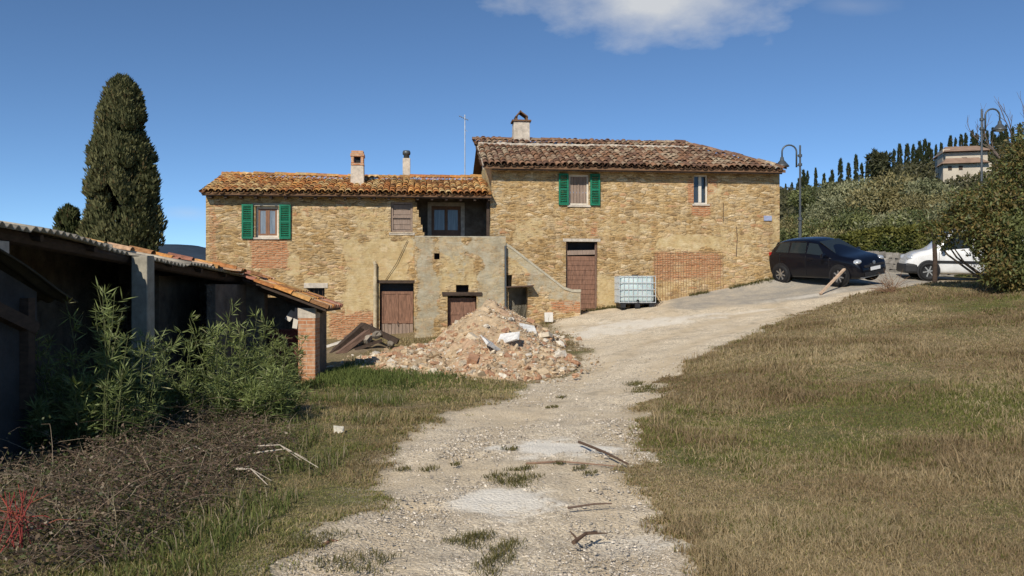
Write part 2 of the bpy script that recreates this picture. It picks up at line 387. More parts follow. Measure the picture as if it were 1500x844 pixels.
def polysd(X, Y, P):
    P = np.asarray(P, float); d = np.full(X.shape, 1e9); ins = np.zeros(X.shape, bool); n = len(P)
    for i in range(n):
        a, b = P[i], P[(i+1) % n]; e = b-a; wx, wy = X-a[0], Y-a[1]
        h = np.clip((wx*e[0]+wy*e[1])/max(1e-9, e @ e), 0, 1)
        d = np.minimum(d, np.hypot(wx-e[0]*h, wy-e[1]*h))
        c = ((a[1] <= Y) & (b[1] > Y)) | ((b[1] <= Y) & (a[1] > Y))
        xi = a[0]+(Y-a[1])/np.where(abs(e[1]) < 1e-9, 1e-9, e[1])*e[0]
        ins ^= c & (X < xi)
    return np.where(ins, d, -d)
def gpl(pts): return [gp(*p)[:2] for p in pts]
PATH = [(-1.9, 2.0), (-1.7, 3.5)]+gpl([(400, 838), (470, 775), (540, 705), (590, 650), (640, 612), (715, 588), (775, 562), (845, 540), (850, 515), (815, 492)])+[hw(hS(800, -1.3), -1.3)[:2], hw(hS(855, -.9), -.9)[:2], hw(hS(858), .2)[:2], hw(10.2, .2)[:2], (10.2, 33), (18, 33), (22, 30)]+gpl([(1420, 408), (1330, 419), (1250, 433), (1150, 468), (1060, 508), (985, 552), (952, 600), (958, 650), (975, 720), (1000, 785), (1025, 838)])+[(1.4, 3.5), (1.3, 2.0)]
ROAD = [hw(hS(985), .3)[:2]]+[hw(10.2, .3)[:2], (10.3, 33), (18, 33), (22, 30)]+gpl([(1420, 408.5), (1320, 417), (1240, 426), (1150, 440), (1050, 451), (990, 452)])
def masks(X, Y):
    n = (fbm(X*1.1, Y*1.1, 0, 3, 5)-.5)*1.5+(fbm(X*5, Y*5, 0, 5, 3)-.5)*.5
    p = sstep(-.24, .30, polysd(X, Y, PATH)+n*.62+(fbm(X*9, Y*9, 0, 6, 3)-.5)*.22)
    r = sstep(-.35, .45, polysd(X, Y, ROAD)+n*.8)
    return p, r, n
GR = [gp(*a) for a in [(1300, 610), (1480, 585), (1180, 640), (1470, 445), (560, 570), (480, 560), (330, 800), (470, 650), (990, 600), (990, 660)]]
GRr = [(2.6, 1.5), (2, 1.6), (1.2, 1.0), (2.5, 1.6), (2.0, 1.6), (1.6, 2.0), (1.2, 2.2), (1, 1.4), (.35, 1.2), (.35, 1.2)]
def green_mask(X, Y):
    g = np.zeros(np.shape(X))
    for i_, ((a, b, _), (rx, ry)) in enumerate(zip(GR, GRr)): g = np.maximum(g, (1.45 if i_ < 3 else 1)*np.exp(-(((X-a)/rx)**2+((Y-b)/ry)**2)))
    lft = sstep(.2, -1.0, X+.0*Y)*sstep(22, 16, Y)*.30
    g = np.maximum(g, lft)
    return np.clip(g*.72+(fbm(X*.9, Y*.9, 0, 21, 5)-.5)*1.5+(fbm(X*6, Y*6, 0, 22, 3)-.5)*.9, 0, 1)
def WH():
    out = []
    for px, py, rx, ry, k in [(808, 655, .55, .5, 1.15), (775, 668, .2, .25, .7), (735, 733, .36, .38, .9), (960, 790, .4, .25, .5), (1090, 456, 1.2, .18, .6), (940, 472, 1.6, .9, .75), (880, 486, 1.0, .8, .6), (1180, 433, 1.2, .2, .5), (1000, 462, 1.3, .35, .6)]:
        x, y, _ = gp(px, py); out.append((x, y, rx, ry, k))
    return out
WHT = WH()
def white_mask(X, Y):
    g = np.zeros(np.shape(X)); n = (fbm(X*3, Y*3, 0, 41, 4)-.5)*1.7+(fbm(X*14, Y*14, 0, 42, 3)-.5)*1.0
    for x, y, rx, ry, k in WHT: g = np.maximum(g, k*sstep(1.35, .55, np.hypot((X-x)/rx, (Y-y)/ry)+n))
    return g

def ground():
    xs = np.unique(np.concatenate([np.arange(-9, 14.01, .09), -9-np.cumsum(.12*1.13**np.arange(66)), 14+np.cumsum(.12*1.13**np.arange(66))]))
    y0 = [1.5]
    while y0[-1] < 36: y0.append(y0[-1]+max(.035, .0085*y0[-1]))
    ys = np.concatenate([y0, y0[-1]+np.cumsum(.35*1.09**np.arange(78)), 1.5-np.cumsum(.1*1.16**np.arange(50))]); ys = np.unique(ys)
    X, Y = np.meshgrid(xs, ys, indexing='xy'); Z = hf(X, Y)
    near = (np.abs(X) < 16) & (Y > 0) & (Y < 40)
    p = np.zeros(X.shape); r = np.zeros(X.shape); g = np.full(X.shape, .5); w = np.zeros(X.shape)
    xn, yn = X[near], Y[near]
    pn, rn, _ = masks(xn, yn); p[near] = pn; r[near] = rn; g[near] = green_mask(xn, yn); w[near] = white_mask(xn, yn)
    dz = (fbm(xn*.8, yn*.8, 0, 9, 3)-.5)*.12+(fbm(xn*4, yn*4, 0, 10, 4)-.5)*.05
    z = Z[near]+dz*(1-rn*.8)-pn*.02
    Z[near] = z
    # mud: worn damp bare soil along wheel tracks
    mud = np.zeros(X.shape); mud[near] = sstep(.5, .75, fbm(xn*1.3, yn*.8, 0, 55, 4))
    # two compacted wheel tracks
    cl = np.array([(-.25, 1.5)]+gpl([(705, 844), (735, 760), (775, 690), (805, 640), (845, 590), (905, 545), (985, 500), (1080, 470), (1190, 440), (1280, 424)])); dd = np.full(xn.shape, 9.0)
    for a, b in zip(cl[:-1], cl[1:]):
        e = b-a; h = np.clip(((xn-a[0])*e[0]+(yn-a[1])*e[1])/(e @ e), 0, 1); dd = np.minimum(dd, np.hypot(xn-a[0]-e[0]*h, yn-a[1]-e[1]*h))
    rut = np.zeros(X.shape); rn_ = np.exp(-((dd-.72+(fbm(xn*.7, yn*.7, 0, 58, 3)-.5)*.5)/.27)**2)*sstep(.25, .55, fbm(xn*1.7, yn*1.2, 0, 59, 4)+.12); rut[near] = rn_; Z[near] -= rn_*.025*pn
    ny, nx = X.shape; idx = np.arange(ny*nx).reshape(ny, nx)
    Q = np.stack([idx[:-1, :-1], idx[:-1, 1:], idx[1:, 1:], idx[1:, :-1]], -1).reshape(-1, 4)
    V = np.stack([X, Y, Z], -1).reshape(-1, 3)
    a1 = np.stack([p, r, g], -1).reshape(-1, 3); a2 = np.stack([w, mud, rut], -1).reshape(-1, 3)
    pm = a1[Q, 0].mean(1); rm = a1[Q, 1].mean(1)
    sel = {'road': rm > .5, 'gravel_path': (pm > .5) & (rm <= .5)}; sel['ground'] = ~(sel['road'] | sel['gravel_path'])
    # material
    t = NT('earth_gravel_and_turf'); co = t.coord()
    _, mp, mr, mg = t.attr('Ma'); _, mw, mm, mru = t.attr('Mb')
    f1 = t.noise(co, 28, 8, .75); f2 = t.noise(co, 5, 6, .7); f3 = t.noise(co, 75, 3, .7)
    vo = t.n('ShaderNodeTexVoronoi'); vo.inputs['Scale'].default_value = 38; t.l(co, vo.inputs['Vector']); vs = t.n('ShaderNodeSeparateColor'); t.l(vo.outputs['Color'], vs.inputs[0])
    gr = t.ramp(f1.outputs[0], [(.25, (.42, .35, .25)), (.45, (.62, .53, .395)), (.6, (.72, .635, .495)), (.78, (.82, .755, .63))])
    v2 = t.n('ShaderNodeTexVoronoi'); v2.inputs['Scale'].default_value = 85; t.l(co, v2.inputs['Vector']); v2s = t.n('ShaderNodeSeparateColor'); t.l(v2.outputs['Color'], v2s.inputs[0])
    gr = t.mix(.55, gr, t.ramp(v2s.outputs[0], [(0, (.5, .48, .45)), (.5, (.95, .95, .95)), (1, (1.35, 1.35, 1.35))]), 'MULTIPLY')
    gr = t.mix(.6, gr, t.ramp(vs.outputs[0], [(0, (.62, .6, .57)), (.5, (.97, .97, .97)), (1, (1.25, 1.25, 1.25))]), 'MULTIPLY')
    sand = t.ramp(f2.outputs[0], [(.3, (.52, .425, .29)), (.7, (.63, .53, .385))])
    sand = t.mix(.6, sand, t.ramp(f3.outputs[0], [(.3, .75), (.7, 1.25)]), 'MULTIPLY')
    pc = t.mix(t.math('MAXIMUM', t.math('MULTIPLY', mm, .75), t.math('MULTIPLY', mru, .95)), gr, sand)
    pc = t.mix(t.ramp(t.noise(co, 1.1, 5, .7).outputs[0], [(.5, 0), (.72, .5)]), pc, (.36, .285, .19))
    pc = t.mix(t.ramp(t.noise(co, 2.6, 6, .75).outputs[0], [(.52, 0), (.66, .6)]), pc, (.27, .235, .185))
    pc = t.mix(1.0, pc, (1.05, 1.03, 1.0), 'MULTIPLY')
    wh = t.ramp(f1.outputs[0], [(.3, (.70, .64, .53)), (.7, (.86, .80, .69))])
    pc = t.mix(mw, pc, wh)
    soil_d = t.ramp(f1.outputs[0], [(.3, (.15, .11, .06)), (.55, (.26, .20, .11)), (.75, (.36, .285, .17))])
    soil_g = t.ramp(f1.outputs[0], [(.3, (.06, .068, .022)), (.55, (.12, .125, .04)), (.75, (.24, .205, .09))])
    f4 = t.noise(t.coord((1, .45, 1)), 95, 5, .8); f5 = t.noise(co, 14, 6, .75)
    tf = t.mix(mg, soil_d, soil_g); tf = t.mix(.85, tf, t.ramp(f4.outputs[0], [(.36, .35), (.5, .95), (.64, 1.7)]), 'MULTIPLY'); tf = t.mix(.7, tf, t.ramp(f5.outputs[0], [(.35, .6), (.65, 1.35)]), 'MULTIPLY')
    rd = t.ramp(f1.outputs[0], [(.3, (.26, .24, .205)), (.7, (.40, .37, .315))])
    rd = t.mix(t.ramp(t.noise(co, 1.6, 7, .75).outputs[0], [(.42, 0), (.60, .85)]), rd, t.ramp(f1.outputs[0], [(.3, (.38, .32, .24)), (.7, (.58, .51, .40))])); rd = t.mix(.5, rd, t.ramp(v2s.outputs[0], [(0, .6), (1, 1.35)]), 'MULTIPLY'); rd = t.mix(mw, rd, wh)
    far_c = t.ramp(t.noise(co, .12, 6, .7).outputs[0], [(.35, (.035, .04, .018)), (.6, (.07, .065, .032))])
    dist = t.n('ShaderNodeVectorMath', operation='LENGTH'); t.l(t.n('ShaderNodeNewGeometry').outputs['Position'], dist.inputs[0])
    tf = t.mix(t.ramp(t.math('MULTIPLY', dist.outputs['Value'], .01), [(.36, 0), (.6, 1)]), tf, far_c)
    c = t.mix(mp, tf, pc); c = t.mix(mr, c, rd)
    hgt = t.math('ADD', t.math('MULTIPLY', f1.outputs[0], 1.0), t.math('MULTIPLY', t.math('SUBTRACT', .5, vo.outputs['Distance']), .9))
    m = t.fin(c, .95, t.bump(hgt, .55, .02), .15)
    for nm, k in sel.items():
        q = Q[k]; u, inv = np.unique(q, return_inverse=True)
        o = mesh_np(nm, V[u], inv.reshape(-1, 4), mat=m, smooth=True, extra={'Ma': a1[u], 'Mb': a2[u]})
        o['kind'] = 'structure'
    # far hills beyond the valley, blue air haze painted into their colour
    hx = np.linspace(-4200, 600, 260); rows = 14; VV = []
    for j in range(rows):
        f = j/(rows-1); yy = 2300+600*f
        ht = np.interp(hx/2600., [-1.6, -.72, -.6, -.5, -.41, -.36, -.25, .1], [190, 178, 172, 150, 140, 122, 100, 60])*(.93+.16*fbm(hx*.004, 0*hx, 0, 77, 4))
        VV.append(np.stack([hx, np.full_like(hx, yy), -30+(ht+30)*math.sin(f*pi/2)], -1))
    VV = np.array(VV); ny, nx = VV.shape[:2]; idx = np.arange(ny*nx).reshape(ny, nx)
    Q = np.stack([idx[:-1, :-1], idx[:-1, 1:], idx[1:, 1:], idx[1:, :-1]], -1).reshape(-1, 4)
    hm = mat_simple('hazed_forest', (.035, .052, .075), 1, .05, var=.25, scale=.01, bump=0)
    o = mesh_np('far_hills', VV.reshape(-1, 3), Q, mat=hm, smooth=True); o['kind'] = 'structure'

# ---------------------------------------------------------------- foliage helpers
def leaf_quads(P, D, L, W, Nrm=None):
    """kite leaves: base P, direction D, length L, width W"""
    n = len(P); D = D/np.maximum(1e-6, np.linalg.norm(D, axis=1, keepdims=True))
    Rn = rng.normal(size=(n, 3)) if Nrm is None else Nrm
    sd = np.cross(D, Rn); sd /= np.maximum(1e-6, np.linalg.norm(sd, axis=1, keepdims=True))
    L = np.asarray(L).reshape(-1, 1)*np.ones((n, 1)); W = np.asarray(W).reshape(-1, 1)*np.ones((n, 1))
    mid = P+D*L*.45
    V = np.stack([P, mid+sd*W/2, P+D*L, mid-sd*W/2], 1).reshape(-1, 3)
    return V, np.arange(4*n).reshape(n, 4)
def shade_cols(n, base, alt, amt=.35, p=None):
    base = np.array(base); alt = np.array(alt); k = rng.random((n, 1)) if p is None else np.clip(p.reshape(-1, 1)+rng.normal(0, .18, (n, 1)), 0, 1)
    c = base*(1-k)+alt*k
    return c*(1+rng.uniform(-amt, amt, (n, 1)))
def leaves_obj(name, P, D, L, W, C, mat, parent=None, N=None):
    V, Q = leaf_quads(P, D, L, W, N); return mesh_np(name, V, Q, mat=mat, col=np.repeat(C, 4, 0), parent=parent)
def lobes_points(lobes, n, shell=.55):
    vol = np.array([l[3]**2 for l in lobes]); k = rng.choice(len(lobes), n, p=vol/vol.sum()); L = np.array(lobes)[k]
    d = rng.normal(size=(n, 3)); d /= np.linalg.norm(d, axis=1, keepdims=True)
    r = (shell+(1-shell)*rng.random((n, 1)))*(.75+.5*vn(d[:, 0]*3+k*7., d[:, 1]*3, d[:, 2]*3, 5)).reshape(-1, 1)
    sc = L[:, 3:4]*np.array([[1, 1, 1]]) if L.shape[1] == 4 else L[:, 3:4]*np.c_[np.ones(n), np.ones(n), L[:, 4]]
    return L[:, :3]+d*r*sc, d, k
# ---------------------------------------------------------------- the farmhouse
def wall_grid(name, s0, s1, z0, z1, parent, v=0.0, holes=(), reveal=.32, mask=None, cell=.06, top=None, mat=None, cut=None, wob=.02, side=None):
    """front face of a wall in the local s,z plane at depth v (facing -v), with holes, reveals; side='s' builds it in v,z at s=v"""
    ss = np.unique(np.round(np.concatenate([np.arange(s0, s1, cell), [s1]]+[[h[0], h[1]] for h in holes]), 4))
    zz = np.unique(np.round(np.concatenate([np.arange(z0, z1, cell), [z1]]+[[h[2], h[3]] for h in holes]), 4))
    ss = ss[np.r_[True, np.diff(ss) > .012]] if not holes else ss
    A, B = np.meshgrid(ss, zz, indexing='xy'); T = (top(A) if top is not None else np.full(A.shape, z1))
    keep = np.ones((len(zz)-1, len(ss)-1), bool)
    cs = (ss[:-1]+ss[1:])/2; cz = (zz[:-1]+zz[1:])/2; CS, CZ = np.meshgrid(cs, cz, indexing='xy')
    for h in holes: keep &= ~((CS > h[0]) & (CS < h[1]) & (CZ > h[2]) & (CZ < h[3]))
    if cut is not None: keep &= ~cut(CS, CZ)
    Zb = B.copy(); B = np.minimum(B, T)
    keep &= Zb[:-1, :-1] < np.maximum(T[:-1, :-1], T[:-1, 1:])-1e-4
    w = (fbm(A*1.3, B*1.3, v*3, 60, 3)-.5)*2*wob+(fbm(A*5, B*7, v*3, 61, 2)-.5)*wob
    for h in holes:
        dd = np.maximum(np.maximum(h[0]-A, A-h[1]), np.maximum(h[2]-B, B-h[3])); w *= sstep(0, .2, dd)
    w *= sstep(0, .15, np.minimum(A-s0, s1-A))
    V = np.stack([A, v+w, B], -1) if side is None else np.stack([v+w, A, B], -1)
    V = V.reshape(-1, 3)
    idx = np.arange(A.size).reshape(A.shape)
    Q = np.stack([idx[:-1, :-1], idx[:-1, 1:], idx[1:, 1:], idx[1:, :-1]], -1)[keep]
    mk = mask(A, B).reshape(-1, 3) if mask is not None else np.zeros((A.size, 3))
    for h in holes:
        b = len(V); a0, a1, c0, c1 = h[:4]; d = v+reveal
        rv = [(a0, v, c0), (a1, v, c0), (a1, v, c1), (a0, v, c1), (a0, d, c0), (a1, d, c0), (a1, d, c1), (a0, d, c1)]
        if side: rv = [(y, x, z) for x, y, z in rv]
        V = np.concatenate([V, np.array(rv)]); mk = np.concatenate([mk, np.tile([[0, .35, 0]], (8, 1))])
        Q = np.concatenate([Q, np.array([(0, 1, 5, 4), (1, 2, 6, 5), (2, 3, 7, 6), (3, 0, 4, 7)])+b])
    u, inv = np.unique(Q, return_inverse=True)
    return mesh_np(name, V[u], inv.reshape(-1, 4), mat=mat or M['stone'], parent=parent, extra={'Msk': mk[u]})

def pxrect(v, *rects):
    """soft masks over a wall from rectangles given where they lie on the facade"""
    out = []
    for (x0, y0, x1, y1, ch, k) in rects:
        a0, zt = hp(x0, y0, v); a1, zb = hp(x1, y1, v); out.append((a0, a1, zb, zt, ch, k))
    def f(A, B):
        m = np.zeros(A.shape+(3,)); n = (fbm(A*2.2, B*2.2, 0, 70, 4)-.5)*.5
        for a0, a1, b0, b1, ch, k in out:
            d = np.minimum(np.minimum(A-a0, a1-A), np.minimum(B-b0, b1-B))
            m[..., ch] = np.maximum(m[..., ch], k*sstep(-.2, .16, d+n*(.5 if ch == 0 else 1.15)))
        return m
    return f

def hole(px0, py0, px1, py1, v=0.0):
    a0, zt = hp(px0, py0, v); a1, zb = hp(px1, py1, v); return (a0, a1, zb, zt)

def tile_roof(name, parent, s0, s1, ve, ze, vr, zr, cols, pitch=.2, expo=.34, s1r=None, s0r=None, wear=.012, jump=None):
    """barrel-tile covering from eave (ve,ze) up to ridge (vr,zr)"""
    sl = math.hypot(vr-ve, zr-ze); ev = np.array([0, (vr-ve)/sl, (zr-ze)/sl]); nn = np.array([0, -ev[2], ev[1]]); es = np.array([1, 0, 0])
    Vs = []; Qs = []; Cs = []; b = 0; K = 5
    cols = np.array(cols)
    def tile(s, t0, t1, r0, r1, lift0, lift1, up, c, yaw):
        nonlocal b
        P = []
        for (t, r, lf, ds) in ((t0, r0, lift0, -yaw), (t1, r1, lift1, yaw)):
            for k in range(K+1):
                a = pi*k/K; x = -cos(a)*r; h = sin(a)*r*.8
                if not up: h = -h
                P.append(es*(s+x+ds)+ev*t+nn*(h+lf)+np.array([0, ve, ze]))
        # lower lip
        for k in range(K+1):
            a = pi*k/K; x = -cos(a)*(r0-.016); h = sin(a)*(r0-.016)*.8
            if not up: h = -h
            P.append(es*(s+x-yaw)+ev*t0+nn*(h+lift0-.002)+np.array([0, ve, ze]))
        q = [(k, k+1, K+2+k, K+1+k) for k in range(K)]+[(2*K+2+k, 2*K+3+k, k+1, k) for k in range(K)]
        Vs.extend(P); Qs.extend([tuple(i+b for i in f) for f in q]); Cs.extend([c]*len(P)); b += len(P)
    n = int(round((s1-s0)/pitch)); rows = int(math.ceil(sl/expo))
    wob = lambda s, t: (vn(s*.7, t*.6, 0, 91)-.5)*.09
    for c in range(n+1):
        for up in (False, True):
            s = s0+pitch*(c+(0 if not up else .5))
            for r in range(rows):
                t0 = r*expo+random.uniform(-.02, .02)-(.05 if r == 0 else 0); t1 = min(sl, r*expo+expo+.06); f = (t0+t1)/2/sl
                lo = s0+((s0r if s0r is not None else s0)-s0)*f; hi = s1+((s1r if s1r is not None else s1)-s1)*f
                if s < lo-.02 or s > hi+.02: continue
                col = cols[int(min(len(cols)-1, (vn(s*1.3, t0*1.1, 0, 33)*.55+random.random()*.45)*len(cols)))]*random.uniform(.8, 1.15)
                lf = wob(s, t0)+random.uniform(-wear, wear)+(.035 if up else .05); lf2 = wob(s, t1)+(.012 if up else .03)
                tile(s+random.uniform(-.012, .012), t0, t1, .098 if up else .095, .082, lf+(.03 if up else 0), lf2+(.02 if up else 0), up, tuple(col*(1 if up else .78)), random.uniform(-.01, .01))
    return mesh_np(name, Vs, Qs, mat=M['tile'], col=np.array(Cs), parent=parent)

def ridge_tiles(name, parent, p0, p1, cols, r=.12, L=.36):
    mb = MB(); p0 = Vector(p0); p1 = Vector(p1); d = (p1-p0); n = int(d.length/L); e = d.normalized(); sd = e.cross(Vector((0, 0, 1))).normalized(); up = sd.cross(e)
    for i in range(n):
        mb.col = tuple(np.array(random.choice(cols))*random.uniform(.7, 1.2)); vs = []
        dz = random.uniform(-.02, .02)+.03*sin(i*.35)
        for t, rr in ((i*L-.04, r*1.06), (i*L+L, r*.92)):
            for k in range(7):
                a = pi*k/6; vs.append(p0+e*t+sd*(-cos(a)*rr)+up*(sin(a)*rr*.85+dz))
        mb.poly(vs, [(k, k+1, 8+k, 7+k) for k in range(6)]+[(0, 1, 2, 3, 4, 5, 6)])
    return mb.build(name, M['tile'], parent)

LT = [(.54, .245, .07), (.60, .30, .095), (.46, .19, .065), (.56, .33, .13), (.33, .165, .07), (.60, .42, .20), (.44, .24, .085)]
RT = [(.21, .115, .07), (.27, .155, .095), (.16, .09, .06), (.30, .21, .14), (.24, .13, .075), (.36, .28, .19), (.19, .12, .085)]

def shutter(parent, s0, s1, z0, z1, v):
    mb = MB(); fw = .055
    mb.b2((s0, v-.045, z0), (s0+fw, v, z1)); mb.b2((s1-fw, v-.045, z0), (s1, v, z1))
    for z in (z0, (z0+z1)/2-.03, z1-.06): mb.b2((s0+fw, v-.043, z), (s1-fw, v-.002, z+.06))
    n = int((z1-z0)/.055); rot = Matrix.Rotation(R(38), 3, 'X')
    for i in range(n):
        z = z0+(i+.5)*(z1-z0)/n; mb.box(((s0+s1)/2, v-.022, z), (s1-s0-2*fw, .05, .009), rot)
    o = mb.build('shutter', M['green'], parent)
    hb = MB()
    for z in (z0+.2, z1-.2): hb.b2((s0-.02 if s0 < 0 else s1, v-.05, z), (s0+.03 if s0 < 0 else s1+.03, v-.046, z+.03))
    return o

def frame_rect(mb, a0, a1, z0, z1, v, w, d):
    mb.b2((a0, v, z0), (a0+w, v+d, z1)); mb.b2((a1-w, v, z0), (a1, v+d, z1)); mb.b2((a0+w, v+.002, z1-w), (a1-w, v+d-.002, z1)); mb.b2((a0+w, v+.002, z0), (a1-w, v+d-.002, z0+w))

def window(parent, h, v, outer=None, sash=None, pane=None, mull=True, name='window'):
    a0, a1, z0, z1 = h; mb = MB(); frame_rect(mb, a0+.002, a1-.002, z0+.002, z1-.002, v, .065, .07)
    o = mb.build(name, outer or M['frame_white'], parent, bevel=.006)
    m2 = MB(); i0, i1, y0, y1 = a0+.068, a1-.068, z0+.068, z1-.068
    if mull:
        mid = (i0+i1)/2; frame_rect(m2, i0, mid-.002, y0, y1, v+.018, .06, .035); frame_rect(m2, mid+.002, i1, y0, y1, v+.018, .06, .035)
    else: frame_rect(m2, i0, i1, y0, y1, v+.018, .06, .035)
    m2.build('sash', sash or M['frame_brown'], o)
    g = MB(); g.b2((i0+.01, v+.034, y0+.01), (i1-.01, v+.040, y1-.01)); g.build('pane', pane or M['glass_pale'], o)
    return o

def board_door(parent, h, v, mat, rows=2, cols=2, name='door'):
    a0, a1, z0, z1 = h; mb = MB(); mb.b2((a0, v+.02, z0), (a1, v+.06, z1)); w = .09
    frame_rect(mb, a0, a1, z0, z1, v, w, .03)
    for c in range(1, cols): x = a0+(a1-a0)*c/cols; mb.b2((x-w/2, v+.001, z0+w), (x+w/2, v+.029, z1-w))
    for r in range(1, rows): z = z0+(z1-z0)*r/rows; mb.b2((a0+w, v+.003, z-w/2), (a1-w, v+.027, z+w/2))
    return mb.build(name, mat, parent, bevel=.006)

def houses():
    L0 = hS(301.5); ZEL = 4.50; ZER = 5.46; R1 = hS(1142)
    # ------------------------------------------------ low wing
    lo = empty('stone_house', (HX, HY, 0), HA, 'low stone farmhouse wing with orange tiled roof, loggia and outside stair', 'house')
    wl = hole(374, 302, 408, 348); wb = hole(572.5, 296, 604.5, 340); sv = hole(450, 422, 475.5, 446); dl = hole(556, 415, 606, 497)
    lx0, lzt = hp(607, 288); lx1 = -.04; lzb = hp(650, 352)[1]
    def cut(A, B): return (A > lx0+.35*np.clip((lzt-B)/(lzt-lzb), 0, 1)) & (B > lzb) & (A < lx1)
    msk = pxrect(0, (368, 348, 420, 393, 0, 1.3), (303, 300, 320, 420, 0, .62), (440, 305, 450, 316, 0, .9), (480, 455, 552, 500, 0, .7), (500, 452, 545, 476, 0, .75), (506, 352, 604, 458, 1, 1), (512, 300, 575, 352, 1, .62), (436, 300, 446, 316, 1, .8), (418, 378, 436, 400, 1, .8), (350, 380, 372, 396, 1, .7), (448, 408, 478, 424, 1, .9), (605, 350, 618, 500, 2, .7), (480, 398, 500, 412, 1, .55), (520, 316, 545, 345, 1, .7))
    wall_grid('wall', L0, 0, -1.2, ZEL+.12, lo, 0, [wl, wb, sv, dl], .34, msk, cut=cut)
    D = 5.4
    wall_grid('wall', 0, D, -1.2, 5.6, lo, L0, side='s', top=lambda A: ZEL+.1+np.where(A < 2.6, A/2.6, (D-A)/(D-2.6))*.9, cell=.12)
    wall_grid('wall', L0, 0, -1.2, ZEL, lo, D, cell=.25)
    # loggia: back wall with its glazed door, floor, side walls
    V1 = 1.35; lgd = hole(632, 302, 675, 352, V1)
    lb = wall_grid('loggia_wall', lx0-.15, .05, lzb-.35, 5.1, lo, V1, [lgd], .25, lambda A, B: np.stack([0*A, 0*A+.1, 0*A+.3], -1), cell=.1, mat=M['shed_wall'])  # wall and lining take a darker colour in place of deep loggia shadow
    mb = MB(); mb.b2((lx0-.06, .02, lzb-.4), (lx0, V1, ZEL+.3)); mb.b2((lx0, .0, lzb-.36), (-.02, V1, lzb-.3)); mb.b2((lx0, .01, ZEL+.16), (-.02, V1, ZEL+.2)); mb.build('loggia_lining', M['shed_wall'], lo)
    fr = MB(); a0, a1, z0, z1 = lgd; frame_rect(fr, a0-.13, a1+.13, z0-.1, z1+.13, V1-.03, .13, .06); fr.build('door_surround', M['cement_pale'], lo)
    d = board_door(lo, (a0, a1, z0, z1), V1+.06, M['frame_brown'], 1, 2); g = MB(); mid = (a0+a1)/2
    for q0, q1 in ((a0+.1, mid-.055), (mid+.055, a1-.1)): g.b2((q0, V1+.074, z0+.35), (q1, V1+.079, z1-.12))
    g.build('pane', M['glass_pale'], d)
    ps = MB(); ps.b2((-.16, .04, lzb-.3), (-.06, .14, ZEL+.12)); ps.build('loggia_post', M['wood_dark'], lo)
    # windows and doors
    window(lo, wl, .12); sl = MB(); sl.b2((wl[0]-.1, -.05, wl[2]-.06), (wl[1]+.1, .1, wl[2]-.004)); sl.build('window_sill', M['cement_pale'], lo)
    ln = MB(); ln.b2((wl[0]-.12, -.012, wl[3]+.004), (wl[1]+.12, .08, wl[3]+.09)); ln.build('lintel', M['cement'], lo)
    zs0, zs1 = hp(360, 350)[1], hp(360, 299.5)[1]
    shutter(lo, hS(354.5), hS(371), zs0, zs1, -.03); shutter(lo, hS(409.5), hS(426), zs0, zs1, -.03)
    wbo = MB(); frame_rect(wbo, wb[0], wb[1], wb[2], wb[3], .05, .07, .06); o = wbo.build('window', M['wood_board'], lo); pb = MB()
    for i in range(5):
        q = (wb[3]-wb[2]-.16)/5; z = wb[2]+.08+i*q; pb.box(((wb[0]+wb[1])/2, .09+.008*random.random(), z+q/2), (wb[1]-wb[0]-.15, .025, q-.012))
    pb.b2((wb[0]+.01, .04, (wb[2]+wb[3])/2-.03), (wb[1]-.01, .07, (wb[2]+wb[3])/2+.03)); pb.build('boarding', M['wood_board'], o)
    sm = MB(); frame_rect(sm, wb[0]-.06, wb[1]+.06, wb[2]-.1, wb[2]-.02, -.02, .03, .06); sm.build('window_sill', M['cement_pale'], lo)
    bk = MB(); bk.b2((sv[0]-.01, .28, sv[2]-.01), (sv[1]+.01, .3, sv[3]+.01)); so = bk.build('window', M['black_plastic'], lo)
    br = MB()
    for i in range(4): x = sv[0]+(i+.5)*(sv[1]-sv[0])/4; br.tube([(x, .1, sv[2]), (x, .1, sv[3])], .009, n=6)
    br.build('bars', M['iron'], so)
    b = MB(); b.b2((sv[0]-.1, -.025, sv[3]+.003), (sv[1]+.1, .05, sv[3]+.16)); b.build('lintel', M['cement_pale'], lo)
    zd = hp(580, 427)[1]; a0, a1 = dl[0]+.03, dl[1]-.02; dz0 = -.25
    d = board_door(lo, (a0, a1, zd-1.05, zd), .15, M['wood_brown'], 1, 2); x = MB()
    n = 9
    for i in range(n):
        w = (a1-a0)/n; x.box((a0+(i+.5)*w, .178, (zd-1.05+dz0)/2+random.uniform(-.02, .02)), (w-.012, .03, zd-1.05-dz0-.02))
    x.build('plank_panel', M['wood_board'], d)
    h = MB(); h.tube([(a1-.5, .14, zd-.98), (a1-.5, .09, zd-.98), (a1-.5, .09, zd-1.1), (a1-.5, .14, zd-1.1)], .012, n=6); h.build('handle', M['iron'], d)
    b = MB(); b.b2((dl[0]-.12, -.015, dl[3]+.002), (dl[1]+.08, .22, dl[3]+.1)); b.build('lintel', M['wood_dark'], lo)
    bd = MB(); bd.b2((dl[0]-.02, .33, dl[2]-.2), (dl[1]+.02, .36, dl[3]+.02)); bd.build('door_dark_sheet', M['black_plastic'], lo)  # black sheet stands for the darkness in the gap above the door
    # roof
    vr, zr = 2.6, 5.46; ve, ze = -.36, ZEL+.10
    dk = MB(); ov = .1
    x0, x1 = L0-.05, -.03
    dk.poly([(x0, ve, ze), (x1, ve, ze), (x1, vr, zr), (x0, vr, zr), (x0, ve, ze-.07), (x1, ve, ze-.07), (x1, vr, zr-.07), (x0, vr, zr-.07)], [(0, 1, 2, 3), (7, 6, 5, 4), (0, 4, 5, 1), (1, 5, 6, 2), (3, 7, 4, 0), (2, 6, 7, 3)])
